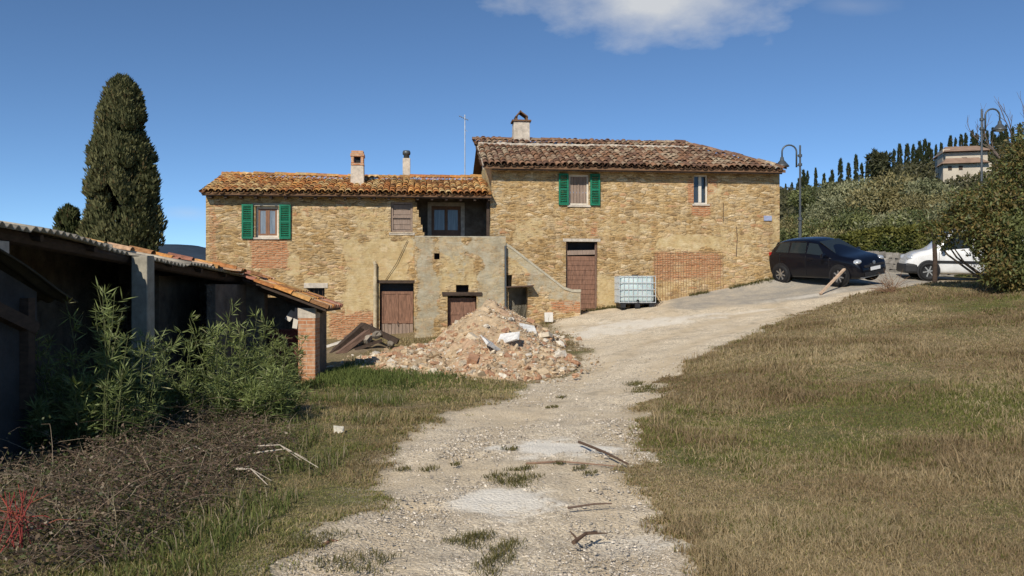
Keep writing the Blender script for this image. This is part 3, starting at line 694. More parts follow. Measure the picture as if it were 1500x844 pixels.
    dk.poly([(x0, vr+.001, zr-.002), (x1, vr+.001, zr-.002), (x1, D+.3, ZEL), (x0, D+.3, ZEL)], [(0, 1, 2, 3)])
    rf = dk.build('roof', M['deck'], lo)
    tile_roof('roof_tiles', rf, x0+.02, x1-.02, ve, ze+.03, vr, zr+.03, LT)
    ridge_tiles('ridge_tiles', rf, (x0, vr, zr+.07), (x1, vr, zr+.07), LT)
    f = MB(); f.b2((x0+.02, ve+.03, ze-.10), (x1-.02, ve+.06, ze-.035))
    f.build('eave_board', M['wood_dark'], rf)
    for i in range(20): xx = L0+.2+i*(8.8/19); rb = MB(); rb.b2((xx-.04, ve+.08, ze-.16), (xx+.04, .0, ze-.072)); rb.build('rafter_end', M['wood_dark'], rf)
    # chimneys
    s, zt = hp(524, 222, 1.3); zr0 = ze+(1.3-ve)/(vr-ve)*(zr-ze)
    c = MB(); c.box((s, 1.3, (zr0-.3+zt-.5)/2), (.46, .46, zt-.5-zr0+.3), taper=.92); ch = c.build('chimney', M['cement_pale'], lo, bevel=.015)
    k = MB()
    k.b2((s-.215, 1.07, zt-.498), (s+.215, 1.53, zt-.42))
    for dx in (-1, 1):
        for dy in (-1, 1): k.box((s+dx*.16, 1.3+dy*.17, zt-.31), (.09, .09, .22))
    k.b2((s-.23, 1.06, zt-.2), (s+.23, 1.54, zt-.1)); k.b2((s-.2, 1.1, zt-.099), (s+.2, 1.5, zt)); k.build('chimney_cap', M['brick'], ch, bevel=.008)
    k = MB(); k.b2((s-.09, 1.2, zt-.419), (s+.09, 1.4, zt-.21)); k.build('flue', M['black'], ch)
    s, zt = hp(595.5, 221, 2.9)
    c = MB(); c.box((s, 2.9, (5.2+zt-.28)/2), (.27, .27, zt-.28-5.2)); ch = c.build('chimney', M['cement_pale'], lo, bevel=.012)
    k = MB(); k.lathe([(.0, -.28), (.1, -.28), (.1, -.16), (.13, -.15), (.145, -.08), (.12, 0), (.0, .02)], (s, 2.9, zt), n=14); k.build('cowl', M['lamp_metal'], ch, smooth=True)
    # antenna
    s, zt = hp(681, 168, 3.4); a = MB(); a.tube([(s, 3.4, 4.9), (s, 3.4, zt)], .018, n=6)
    a.tube([(s-.22, 3.4, zt-.05), (s+.12, 3.4, zt-.2)], .012, n=5)
    for i in range(5): q = -.2+i*.075; a.tube([(s+q, 3.28, zt-.06-(q+.2)*.44), (s+q, 3.52, zt-.06-(q+.2)*.44)], .007, n=4)
    a.tube([(s, 3.4, zt-.55), (s+.1, 3.4, zt-.62)], .008, n=4)
    a.build('antenna', M['metal_grey'], lo)
    # standing pipe beside the stable door, cables
    s, zt = hp(549.5, 383, -.12); p = MB(); p.tube([(s, -.1, -.6), (s, -.1, zt-.5)], .062, n=10); p.tube([(s, -.1, zt-.52), (s, -.1, zt-.1)], .05, n=10); p.tube([(s, -.1, zt-.1), (s-.03, -.1, zt)], .06, .045, n=10); p.tube([(s, -.1, 1.35), (s, -.1, 1.42)], .072, n=10)
    p.build('drainpipe', M['pipe'], lo, smooth=False)
    cb = MB(); s0_, z0_ = hp(597, 352); s1_, z1_ = hp(565, 410); cb.tube([(s0_, -.05, z0_), ((s0_+s1_)/2, -.06, (z0_+z1_)/2-.1), (s1_, -.05, z1_)], .009, n=5); cb.build('cable', M['black'], lo)
    # landing block and stair
    vb = -1.25; b0, b1 = hS(607.5, vb), hS(741, vb); zt = hp(650, 347.5, vb)[1]
    wd = hole(655.5, 432, 698, 505, vb); vh = hole(668, 417.5, 686.5, 430, vb)
    bm = pxrect(vb, (608, 352, 640, 500, 2, .8), (640, 352, 700, 372, 2, .9), (636, 372, 700, 428, 1, .7), (640, 385, 690, 420, 2, .55), (700, 350, 741, 450, 2, .85), (656, 365, 690, 395, 2, .6), (612, 362, 634, 384, 0, .5), (690, 392, 735, 425, 1, .6), (607, 348, 741, 353, 2, 1))
    lh = hole(636, 371, 644, 380, vb)
    wall_grid('landing_wall', b0, b1, -1.0, zt, lo, vb, [wd, vh, lh], .4, bm, wob=.03)
    m = MB(); m.b2((b0, vb+.3, zt-1.0), (b1, -.02, zt-.98)); m.b2((b0, vb+.001, zt+.001), (b1, vb+.22, zt+.035)); m.build('landing_floor', M['cement'], lo)
    wall_grid('landing_wall', vb, 0, -1.0, zt, lo, b0, side='s', mask=lambda A, B: np.stack([0*A, 0*A, 0*A+.7], -1))
    a0, a1, z0, z1 = wd; board_door(lo, (a0+.02, a1-.02, z0, z1-.1), vb+.2, M['wood_brown'], 3, 2)
    x = MB(); x.box(((a0+a1)/2, vb+.06, z1+.03), (a1-a0+.34, .22, .11), jit=.012); x.build('lintel', M['wood_dark'], lo)
    x = MB(); x.b2((vh[0], vb+.38, vh[2]), (vh[1], vb+.4, vh[3])); x.build('vent_dark_sheet', M['black'], lo); x = MB(); x.b2((lh[0], vb+.3, lh[2]), (lh[1], vb+.32, lh[3])); x.build('vent_dark_sheet', M['black'], lo)  # black sheets imitate the dark inside the two wall holes
    # stair
    vs = -1.18; s0s = hS(741.2, vs); s1s = hS(850, vs)
    kx = [hS(p, vs) for p in (741, 748, 826, 838, 851)]; kz = [hp(700, p, vs)[1] for p in (360, 364, 424, 428, 428)]
    kz = [hp(q, p, vs)[1] for q, p in ((741, 360), (748, 364), (826, 424), (838, 428), (851, 428))]
    top = lambda A: np.interp(A, kx, kz)
    dd = hole(745, 421, 773, 500, vs); nh = hole(742.5, 403, 750, 420, vs)
    smk = pxrect(vs, (745, 365, 800, 400, 1, .7), (775, 390, 830, 435, 2, .7), (800, 424, 851, 442, 2, .9), (805, 440, 851, 456, 0, 1), (775, 440, 800, 470, 0, .5))
    base_m = smk; smk = lambda A, B: np.maximum(base_m(A, B), np.stack([0*A, 0*A, .95*sstep(-.34, -.22, B-top(A)+(fbm(A*4, B*4, 0, 71, 3)-.5)*.12)], -1))
    wall_grid('stair_wall', s0s, s1s, -.8, max(kz)+.02, lo, vs, [nh, dd], .45, smk, top=top, wob=.03)
    x = MB(); prof = [(kx[i], kz[i]+.003) for i in range(5)]
    x.prism(prof+[(kx[i], kz[i]+.085) for i in range(4, -1, -1)], vs-.02, vs+.24); x.build('coping', M['cement'], lo)
    x = MB(); x.prism([(s1s+.003, -.6), (s1s+.003, kz[-1]), (s1s+.012, kz[-1]), (s1s+.012, -.6)], vs+.01, vs+.28); x.build('stair_end', M['cement'], lo)
    st = MB(); n = 10; zL = zt-1.0; sB = kx[4]; sT = kx[0]+.3; zB = hp(850, 455, -.6)[1]
    for i in range(n): q0 = sB+(sT-sB)*i/n; st.b2((q0, vs+.28, zB-.8), (sT-.2, -.03, zB+(zL-zB)*(i+1)/n-.002*i))
    st.build('steps', M['cement'], lo)
    x = MB(); x.b2((dd[0]-.05, vs+.6, dd[2]), (dd[1]+.05, vs+.62, dd[3])); x.b2((nh[0], vs+.46, nh[2]), (nh[1], vs+.48, nh[3])); x.build('doorway_dark_sheet', M['black'], lo)  # black sheets put in for the shade inside the open doorway and hole
    x = MB(); a0, a1, z0, z1 = dd; x.b2((a0+.32, vs+.3, z0), (a1-.02, vs+.34, z1-.25)); x.build('door', M['wood_brown'], lo)
    x = MB(); rot = Matrix.Rotation(R(-3), 3, 'Y'); x.box(((a0+a1)/2+.02, vs-.16, z1+.03), (a1-a0+.25, .5, .035), rot); x.build('canopy', M['iron'], lo)
    x = MB(); s_, z_ = hp(740.5, 360, vb-.05); x.tube([(s_, vb-.05, z_), (s_, vb-.05, .3)], .035, n=8); x.build('drainpipe', M['lamp_metal'], lo)
    # ------------------------------------------------ tall wing
    hi = empty('stone_house', (HX, HY, 0), HA, 'tall stone farmhouse wing with dark brown tiled roof, hipped at its far end', 'house')
    wr = hole(833.5, 255.5, 862.5, 300.5); wn = hole(1016, 256, 1037, 299); dr = hole(829, 354, 875, 462)
    msk = pxrect(0, (720, 255, 737, 355, 2, .55), (1008, 262, 1018, 298, 0, .9), (1036, 262, 1052, 285, 0, .95), (1010, 298, 1042, 318, 0, .85), (862, 320, 880, 350, 0, .6), (826, 305, 880, 350, 0, .5), (957, 366, 1058, 412, 0, .68), (940, 415, 1060, 445, 0, .46), (985, 385, 1005, 400, 1, .6), (1030, 395, 1050, 412, 1, .6), (960, 345, 1060, 366, 1, .9), (1040, 335, 1110, 380, 1, .6), (862, 330, 878, 350, 0, .75), (750, 320, 800, 355, 1, .65), (870, 405, 902, 450, 1, .8), (1040, 270, 1060, 290, 1, .8), (730, 250, 840, 262, 1, .6), (880, 250, 1000, 260, 1, .5), (1130, 250, 1142, 400, 1, .7), (960, 418, 985, 440, 1, .7), (1000, 405, 1030, 436, 1, .6), (870, 325, 960, 350, 1, .6))
    wall_grid('wall', .0, R1, -.6, ZER+.1, hi, -.004, [wr, wn, dr], .34, msk)
    DR = 6.3; VM = 3.0; ZRR = 6.86
    wall_grid('wall', 0, DR, -.6, 7.0, hi, 0, side='s', top=lambda A: ZER+.08+np.where(A < VM, A/VM, (DR-A)/(DR-VM))*1.25, mask=lambda A, B: np.stack([0*A, 0*A+.75, 0*A], -1), cell=.08)
    wall_grid('wall', 0, DR, -.6, ZER, hi, R1, side='s', cell=.1)
    wall_grid('wall', 0, R1, -.6, ZER, hi, DR, cell=.25)
    # shuttered window, boarded inside
    a0, a1, z0, z1 = wr; mb = MB(); frame_rect(mb, a0, a1, z0, z1, .08, .06, .07); o = mb.build('window', M['frame_white'], hi); pb = MB(); n = 5
    for i in range(n): w = (a1-a0-.14)/n; pb.box((a0+.07+(i+.5)*w, .12+.01*random.random(), (z0+z1)/2), (w-.01, .03, z1-z0-.13))
    pb.b2((a0+.07+2.4*(a1-a0-.14)/5, .09, z0+.07), (a0+.07+2.75*(a1-a0-.14)/5, .105, z1-.07)); pb.build('boarding', M['wood_board'], o)
    x = MB(); x.b2((a0-.06, -.05, z0-.07), (a1+.06, .1, z0-.004)); x.build('window_sill', M['cement_pale'], hi)
    zs0, zs1 = hp(850, 301)[1], hp(850, 255)[1]
    shutter(hi, hS(818), hS(832.5), zs0, zs1, -.034); shutter(hi, hS(864), hS(878.5), zs0, zs1, -.034)
    # narrow window with one leaf open
    a0, a1, z0, z1 = wn; mb = MB(); frame_rect(mb, a0, a1, z0, z1, .1, .05, .06); mb.b2((a0+.2, .09, z0+.052), (a0+.3, .13, z1-.052)); o = mb.build('window', M['white_block'], hi)
    pb = MB(); pb.b2((a0+.05, .13, z0+.05), (a0+.2, .136, z1-.05)); pb.b2((a0+.28, .2, z0+.05), (a1-.05, .206, z1-.05)); pb.build('pane', M['glass'], o)
    x = MB(); x.b2((a0-.05, -.045, z0-.06), (a1+.05, .1, z0-.004)); x.build('window_sill', M['cement_pale'], hi)
    # tall door
    a0, a1, z0, z1 = dr; zz1 = hp(850, 375)[1]; zz2 = hp(850, 369)[1]
    mb = MB(); mb.b2((a0+.002, .1, z0-.2), (a0+.06, .2, z1)); mb.b2((a1-.06, .1, z0-.2), (a1-.002, .2, z1)); fo = mb.build('door_frame', M['wood_old'], hi)
    x = MB(); n = 13
    for i in range(n): q = (zz1-z0+.1)/n; x.box(((a0+a1)/2, .15, z0-.1+(i+.5)*q), (a1-a0-.124, .04, q-.008))
    x.build('door', M['wood_brown'], hi, bevel=.004)
    x = MB(); x.box(((a0+a1)/2, .12, zz2-.02), (a1-a0-.122, .08, .15), Matrix.Rotation(R(-1.5), 3, 'Y')); x.build('transom', M['wood_board'], hi)
    x = MB(); x.b2((a0+.01, .3, zz1-.1), (a1-.01, .33, z1)); x.build('transom_dark_sheet', M['black'], hi)  # black sheet in place of the shadowed space behind the transom
    x = MB(); x.b2((a0-.1, -.02, z1+.003), (a1+.1, .12, z1+.1)); x.build('lintel', M['cement_pale'], hi)
    x = MB(); x.box(((a0+a1)/2, -.12, z0-.06), (a1-a0+.2, .35, .14), jit=.01); x.build('door_step', M['cement'], hi)
    # old iron lattice on the brick patch
    x = MB()
    for i in range(27):
        q, zt_ = hp(958+i*3.85, 368); _, zb_ = hp(958+i*3.85, 442-(i*.6)); x.tube([(q, -.045, zt_-random.random()*.12), (q+.01, -.045, zb_)], .006, n=4)
    for i in range(5): q0, z_ = hp(957, 370+i*9); q1, z2_ = hp(1060, 370+i*9-2); x.tube([(q0, -.05, z_), (q1, -.05, z2_)], .005, n=4)
    x.build('wire_lattice', mat_simple('rusted_wire', (.38, .22, .12), .8), hi)
    x = MB(); s_, z_ = hp(1078.5, 332); x.tube([(s_, -.03, z_), (s_+.02, -.035, z_-.4), (s_-.01, -.03, z_-1.0)], .012, n=5); s_, z_ = hp(1059, 297); x.tube([(s_, -.03, z_), (s_, -.03, z_-.65)], .01, n=5); x.build('cable', M['iron'], hi)
    # roof: gable at the loggia end, hip at the road end
    ve, ze = -.42, ZER+.10; x0, x1 = -.42, R1+.03; xr = 7.55; vr, zr = VM, ZRR
    dk = MB(); th = .09
    A_ = [(x0+.12, ve, ze), (x1, ve, ze), (xr, vr, zr), (x0+.12, vr, zr)]
    dk.poly(A_+[(p[0], p[1], p[2]-th) for p in A_], [(0, 1, 2, 3), (7, 6, 5, 4), (0, 4, 5, 1), (1, 5, 6, 2), (3, 7, 4, 0), (2, 6, 7, 3)])
    vb_ = DR+.4
    dk.poly([(x1, ve, ze-.002), (x1, vb_, ze-.002), (xr, vr, zr-.002)], [(0, 1, 2)]); dk.poly([(x0+.12, vr, zr-.003), (xr, vr, zr-.003), (x1, vb_, ze-.003), (x0+.12, vb_, ze-.003)], [(0, 1, 2, 3)])
    rf = dk.build('roof', M['deck'], hi)
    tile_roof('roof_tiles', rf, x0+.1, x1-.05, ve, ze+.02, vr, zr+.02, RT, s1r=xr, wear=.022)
    # second tile bed under the ridge: mortar line plus ridge row
    mo = MB(); f_ = .83; vq, zq = ve+(vr-ve)*f_, ze+(zr-ze)*f_
    for i in range(46):
        q0 = x0+.15+i*(xr-x0-.3)/46; mo.box((q0+.08, vq-.02+random.uniform(-.02, .02), zq+.1), ((xr-x0-.3)/46+.02, .14, .08+random.uniform(-.02, .03)), jit=.012)
    mo.build('ridge_mortar', M['cement_pale'], rf)
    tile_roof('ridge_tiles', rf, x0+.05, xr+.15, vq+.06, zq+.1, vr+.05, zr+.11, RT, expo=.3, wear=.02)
    ridge_tiles('ridge_tiles', rf, (x0, vr+.05, zr+.13), (xr+.15, vr+.05, zr+.13), RT)
    ridge_tiles('hip_tiles', rf, (xr, vr, zr+.07), (x1, ve, ze+.06), RT)
    e = MB(); e.b2((0, ve+.04, ze-.13), (x1-.1, ve+.08, ze-.04)); e.build('eave_board', M['wood_dark'], rf)
    vg = MB(); vg.poly([(x0+.1, ve, ze-.12), (x0+.1, vr, zr-.12), (x0+.1, vr, zr+.02), (x0+.1, ve, ze+.02), (x0+.14, ve, ze-.12), (x0+.14, vr, zr-.12), (x0+.14, vr, zr+.02), (x0+.14, ve, ze+.02)], [(0, 1, 2, 3), (7, 6, 5, 4), (0, 4, 5, 1), (3, 2, 6, 7), (0, 3, 7, 4), (1, 5, 6, 2)]); vg.build('verge_board', M['cement_pale'], rf)
    s, zt = hp(763, 180, 3.2); c = MB(); c.box((s, 3.2, (6.5+zt)/2), (.62, .55, zt-6.5), taper=.93, jit=.008); ch = c.build('chimney', M['cement_pale'], hi, bevel=.015)
    k = MB(); k.b2((s-.35, 2.89, zt+.002), (s+.35, 3.51, zt+.06)); k.b2((s-.22, 3.0, zt+.062), (s-.14, 3.4, zt+.2)); k.b2((s+.16, 3.0, zt+.062), (s+.24, 3.4, zt+.2))
    k.box((s+.08, 3.2, zt+.29), (.36, .5, .04), Matrix.Rotation(R(35), 3, 'Y')); k.box((s-.12, 3.2, zt+.29), (.3, .5, .04), Matrix.Rotation(R(-48), 3, 'Y')); k.build('chimney_cap', M['deck'], ch)
    return lo, hi
# ---------------------------------------------------------------- sheds on the near side of the yard
def sheds():
    X0 = -5.32
    zE = lambda y: 2.256-(y-8.9)*.0526          # sagging eave line
    sd = empty('open_shed', (X0, 12.2, hz(X0, 12.2)), 0, 'long open shed with lichened corrugated roof and one pale concrete post', 'shed')
    oz = sd.location.z; loc = lambda x, y, z: (x-X0, y-12.2, z-oz)
    # corrugated roof
    ys = np.arange(6.6, 17.7, .022); xs = np.array([0, .5, 1.2, 1.21, 2.0, 2.72]); YY, XX = np.meshgrid(ys, xs, indexing='ij')
    sheet = np.floor((YY-6.6)/.92); jx = (vn(sheet*3.3, 0*sheet, 0, 3)-.5)*.22*(XX < .1); jz = (vn(sheet*5.1, np.floor(XX/1.205)*2, 0, 4)-.5)*.05
    ZZ = zE(YY)+XX*.18+.024*np.sin(YY*2*pi/.146)+jz+(fbm(YY*.6, XX*.6, 0, 6, 2)-.5)*.08+np.where((XX >= 1.21), .035, 0)
    V = np.stack([X0-XX+jx, YY, ZZ], -1).reshape(-1, 3)-np.array([X0, 12.2, oz]); ny, nx = YY.shape; idx = np.arange(ny*nx).reshape(ny, nx)
    Q = np.stack([idx[:-1, :-1], idx[:-1, 1:], idx[1:, 1:], idx[1:, :-1]], -1).reshape(-1, 4)
    o = mesh_np('roof_sheet', V, Q, mat=M['corr'], parent=sd); m = o.modifiers.new('thickness', 'SOLIDIFY'); m.thickness = .012
    mb = MB(); rot = lambda y: Matrix.Rotation(math.atan(-.0526), 3, 'X')
    mb.tube([loc(X0-.22, 6.7, zE(6.7)-.06), loc(X0-.22, 17.5, zE(17.5)-.06)], .085, n=8); mb.build('beam', M['wood_dark'], sd)
    for i in range(9):
        y = 7.2+i*1.25; r_ = MB(); r_.tube([loc(X0-.03, y, zE(y)-.05), loc(X0-2.7, y, zE(y)+.42)], .045, n=6); r_.build('rafter', M['wood_dark'], sd)
    mb = MB(); z0 = hz(X0, 12.3)-.3; mb.box(loc(X0+.02, 12.25, (z0+zE(12.2)-.02)/2), (.235, .26, zE(12.2)-.02-z0), taper=.97, jit=.008); mb.build('post', M['concrete'], sd, bevel=.015)
    mb = MB(); mb.box(loc(-5.52, 8.95, .6), (.24, .4, 3.0)); mb.build('post', M['cement_pale'], sd)
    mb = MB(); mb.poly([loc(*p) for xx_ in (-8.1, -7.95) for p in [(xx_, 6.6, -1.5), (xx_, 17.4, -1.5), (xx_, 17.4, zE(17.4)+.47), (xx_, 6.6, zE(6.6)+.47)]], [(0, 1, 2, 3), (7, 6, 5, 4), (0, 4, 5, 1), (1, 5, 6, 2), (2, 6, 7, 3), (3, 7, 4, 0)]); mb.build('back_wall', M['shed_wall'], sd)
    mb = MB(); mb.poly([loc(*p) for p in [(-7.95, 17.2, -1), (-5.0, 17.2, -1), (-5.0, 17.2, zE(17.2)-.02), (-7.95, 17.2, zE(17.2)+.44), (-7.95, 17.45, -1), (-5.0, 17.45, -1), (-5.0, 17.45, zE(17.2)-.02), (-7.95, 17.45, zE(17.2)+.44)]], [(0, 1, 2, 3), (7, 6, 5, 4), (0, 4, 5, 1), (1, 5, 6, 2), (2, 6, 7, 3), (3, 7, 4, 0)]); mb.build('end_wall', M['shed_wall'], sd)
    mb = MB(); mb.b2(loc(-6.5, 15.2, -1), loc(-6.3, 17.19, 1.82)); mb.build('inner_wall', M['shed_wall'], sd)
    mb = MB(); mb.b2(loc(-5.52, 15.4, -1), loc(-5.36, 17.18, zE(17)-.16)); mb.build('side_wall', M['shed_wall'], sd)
    # loose terracotta tiles lying over the far end of the roof
    Vs = MB(); cols = LT+[(.5, .22, .14), (.46, .2, .13), (.52, .33, .2)]
    def cover(c, e, L=.42, r=.09):
        e = Vector(e).normalized(); sdv = e.cross(Vector((0, 0, 1))).normalized(); up = sdv.cross(e); vs = []
        Vs.col = tuple(np.array(random.choice(cols))*random.uniform(.6, 1.15))
        for t, rr in ((0, r*1.1), (L, r*.9)):
            for k in range(6): a = pi*k/5; vs.append(Vector(loc(*c))+e*t+sdv*(-cos(a)*rr)+up*(sin(a)*rr*.8))
        Vs.poly(vs, [(k, k+1, 7+k, 6+k) for k in range(5)]+[(5, 4, 3, 2, 1, 0)])
    for i in range(95):
        u = random.random(); xx = random.random()*2.6; y = 13.6+3.9*u**.7
        if y < 15 and xx < .5: continue
        cover((X0-xx, y, zE(y)+xx*.18+.03+random.random()*.05), (1, random.uniform(-.35, .35), -.18))
    Vs.build('loose_tiles', M['tile'], sd); Vs = MB()
    for i in range(8): xx = i*.34; cover((X0-xx-.3, 17.5, zE(17.5)+(xx+.3)*.18+.08), (1, random.uniform(-.05, .05), -.18))
    Vs.build('verge_tiles', M['tile'], sd)
    # ---- lean-to with brick pier
    pz = hz(-4.1, 17.1)
    lt = empty('lean_to', (-4.1, 17, pz), 0, 'small tiled lean-to resting on a brick pier at the end of the open shed', 'lean-to')
    L = lambda x, y, z: (x+4.1, y-17, z-pz)
    mb = MB(); mb.b2(L(-4.27, 17.0, pz-.3), L(-3.925, 17.4, 1.19)); mb.build('pier', M['brick'], lt, bevel=.01)
    mb = MB(); mb.b2(L(-4.275, 16.995, 1.0), L(-3.92, 17.402, 1.20)); mb.build('pier_cap', M['cement_pale'], lt)
    mb = MB(); mb.b2(L(-4.1, 17.402, pz-.5), L(-3.94, 18.1, 1.22)); mb.build('side_wall', M['shed_wall'], lt)
    mb = MB(); mb.b2(L(-5.2, 18.0, pz-.5), L(-4.11, 18.1, 1.4)); mb.build('back_wall', M['shed_wall'], lt)
    zr = lambda x: 1.19-(x+3.68)*.37
    mb = MB(); mb.poly([L(*p) for p in [(-5.3, 16.75, zr(-5.3)), (-3.66, 16.75, zr(-3.66)), (-3.66, 18.2, zr(-3.66)), (-5.3, 18.2, zr(-5.3))]]+[L(p[0], p[1], p[2]-.045) for p in [(-5.3, 16.75, zr(-5.3)), (-3.66, 16.75, zr(-3.66)), (-3.66, 18.2, zr(-3.66)), (-5.3, 18.2, zr(-5.3))]], [(0, 1, 2, 3), (7, 6, 5, 4), (0, 4, 5, 1), (1, 5, 6, 2), (2, 6, 7, 3), (3, 7, 4, 0)])
    rf = mb.build('roof', M['wood_dark'], lt)
    tb = MB()
    for j in range(7):
        for i in range(5):
            x = -3.62-.36*i; y = 16.8+j*.215; tb.col = tuple(np.array(random.choice(cols))*random.uniform(.65, 1.2)); e = Vector((-1, random.uniform(-.06, .06), .37)).normalized(); sv = e.cross(Vector((0, 0, 1))).normalized(); up = sv.cross(e); vs = []
            for t, rr in ((0, .1), (.42, .085)):
                for k in range(6): a = pi*k/5; vs.append(Vector(L(x, y, zr(x)+.01+.012*i % .03))+e*t+sv*(-cos(a)*rr)+up*(sin(a)*rr*.8+.012))
            tb.poly(vs, [(k, k+1, 7+k, 6+k) for k in range(5)]+[(5, 4, 3, 2, 1, 0)])
    tb.build('roof_tiles', M['tile'], rf)
    mb = MB(); mb.tube([L(-5.1, 17.15, zr(-5.1)-.12), L(-3.8, 17.15, zr(-3.8)-.1)], .055, n=7); mb.build('rafter', M['wood_dark'], lt)
    mb = MB(); mb.b2(L(-4.92, 17.3, pz-.2), L(-4.28, 17.36, .72)); mb.b2(L(-4.94, 17.28, .722), L(-4.27, 17.37, .76)); mb.build('door', mat_simple('dark_red_planks', (.10, .035, .028), .85, var=.4, stretch=(8, 8, 1)), lt)
    mb = MB(); mb.box(L(-4.43, 17.5, .98), (.1, .05, .42), Matrix.Rotation(R(8), 3, 'Y')); mb.box(L(-4.55, 17.5, 1.03), (.12, .04, .22), Matrix.Rotation(R(35), 3, 'Y')); mb.build('white_panel', M['white_block'], lt)
    # ---- low hut nearest the lens
    hzv = hz(-5.2, 8.2)
    ht = empty('low_hut', (-5.2, 8.2, hzv), 0, 'low dark grey hut with mossy sagging sheet roof in front of the open shed', 'hut')
    H = lambda x, y, z: (x+5.2, y-8.2, z-hzv)
    ys = np.linspace(6.2, 9.2, 30); xs = np.linspace(-7.2, -4.68, 26*6); XX, YY = np.meshgrid(xs, ys, indexing='ij')
    ZZ = 1.93-(YY-7.9)*.34+.02*np.sin(XX*2*pi/.16)+(fbm(XX, YY, 0, 8, 2)-.5)*.08
    V = np.stack([XX+5.2, YY-8.2, ZZ-hzv], -1).reshape(-1, 3); nx, ny = XX.shape; idx = np.arange(nx*ny).reshape(nx, ny)
    Q = np.stack([idx[:-1, :-1], idx[1:, :-1], idx[1:, 1:], idx[:-1, 1:]], -1).reshape(-1, 4)
    o = mesh_np('roof_sheet', V, Q, mat=M['moss'], parent=ht); m = o.modifiers.new('thickness', 'SOLIDIFY'); m.thickness = .02
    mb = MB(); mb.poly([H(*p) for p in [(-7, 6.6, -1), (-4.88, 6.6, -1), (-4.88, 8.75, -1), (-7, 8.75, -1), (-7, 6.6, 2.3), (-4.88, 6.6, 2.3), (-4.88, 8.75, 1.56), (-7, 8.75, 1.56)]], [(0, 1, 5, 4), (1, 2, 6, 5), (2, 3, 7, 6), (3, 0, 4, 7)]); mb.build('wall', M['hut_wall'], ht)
    mb = MB(); mb.box(H(-4.84, 8.5, .95), (.1, .12, 1.1)); mb.box(H(-4.83, 7.9, 1.42), (.1, 1.5, .13), Matrix.Rotation(R(-18), 3, 'X')); mb.build('beam', M['wood_dark'], ht)

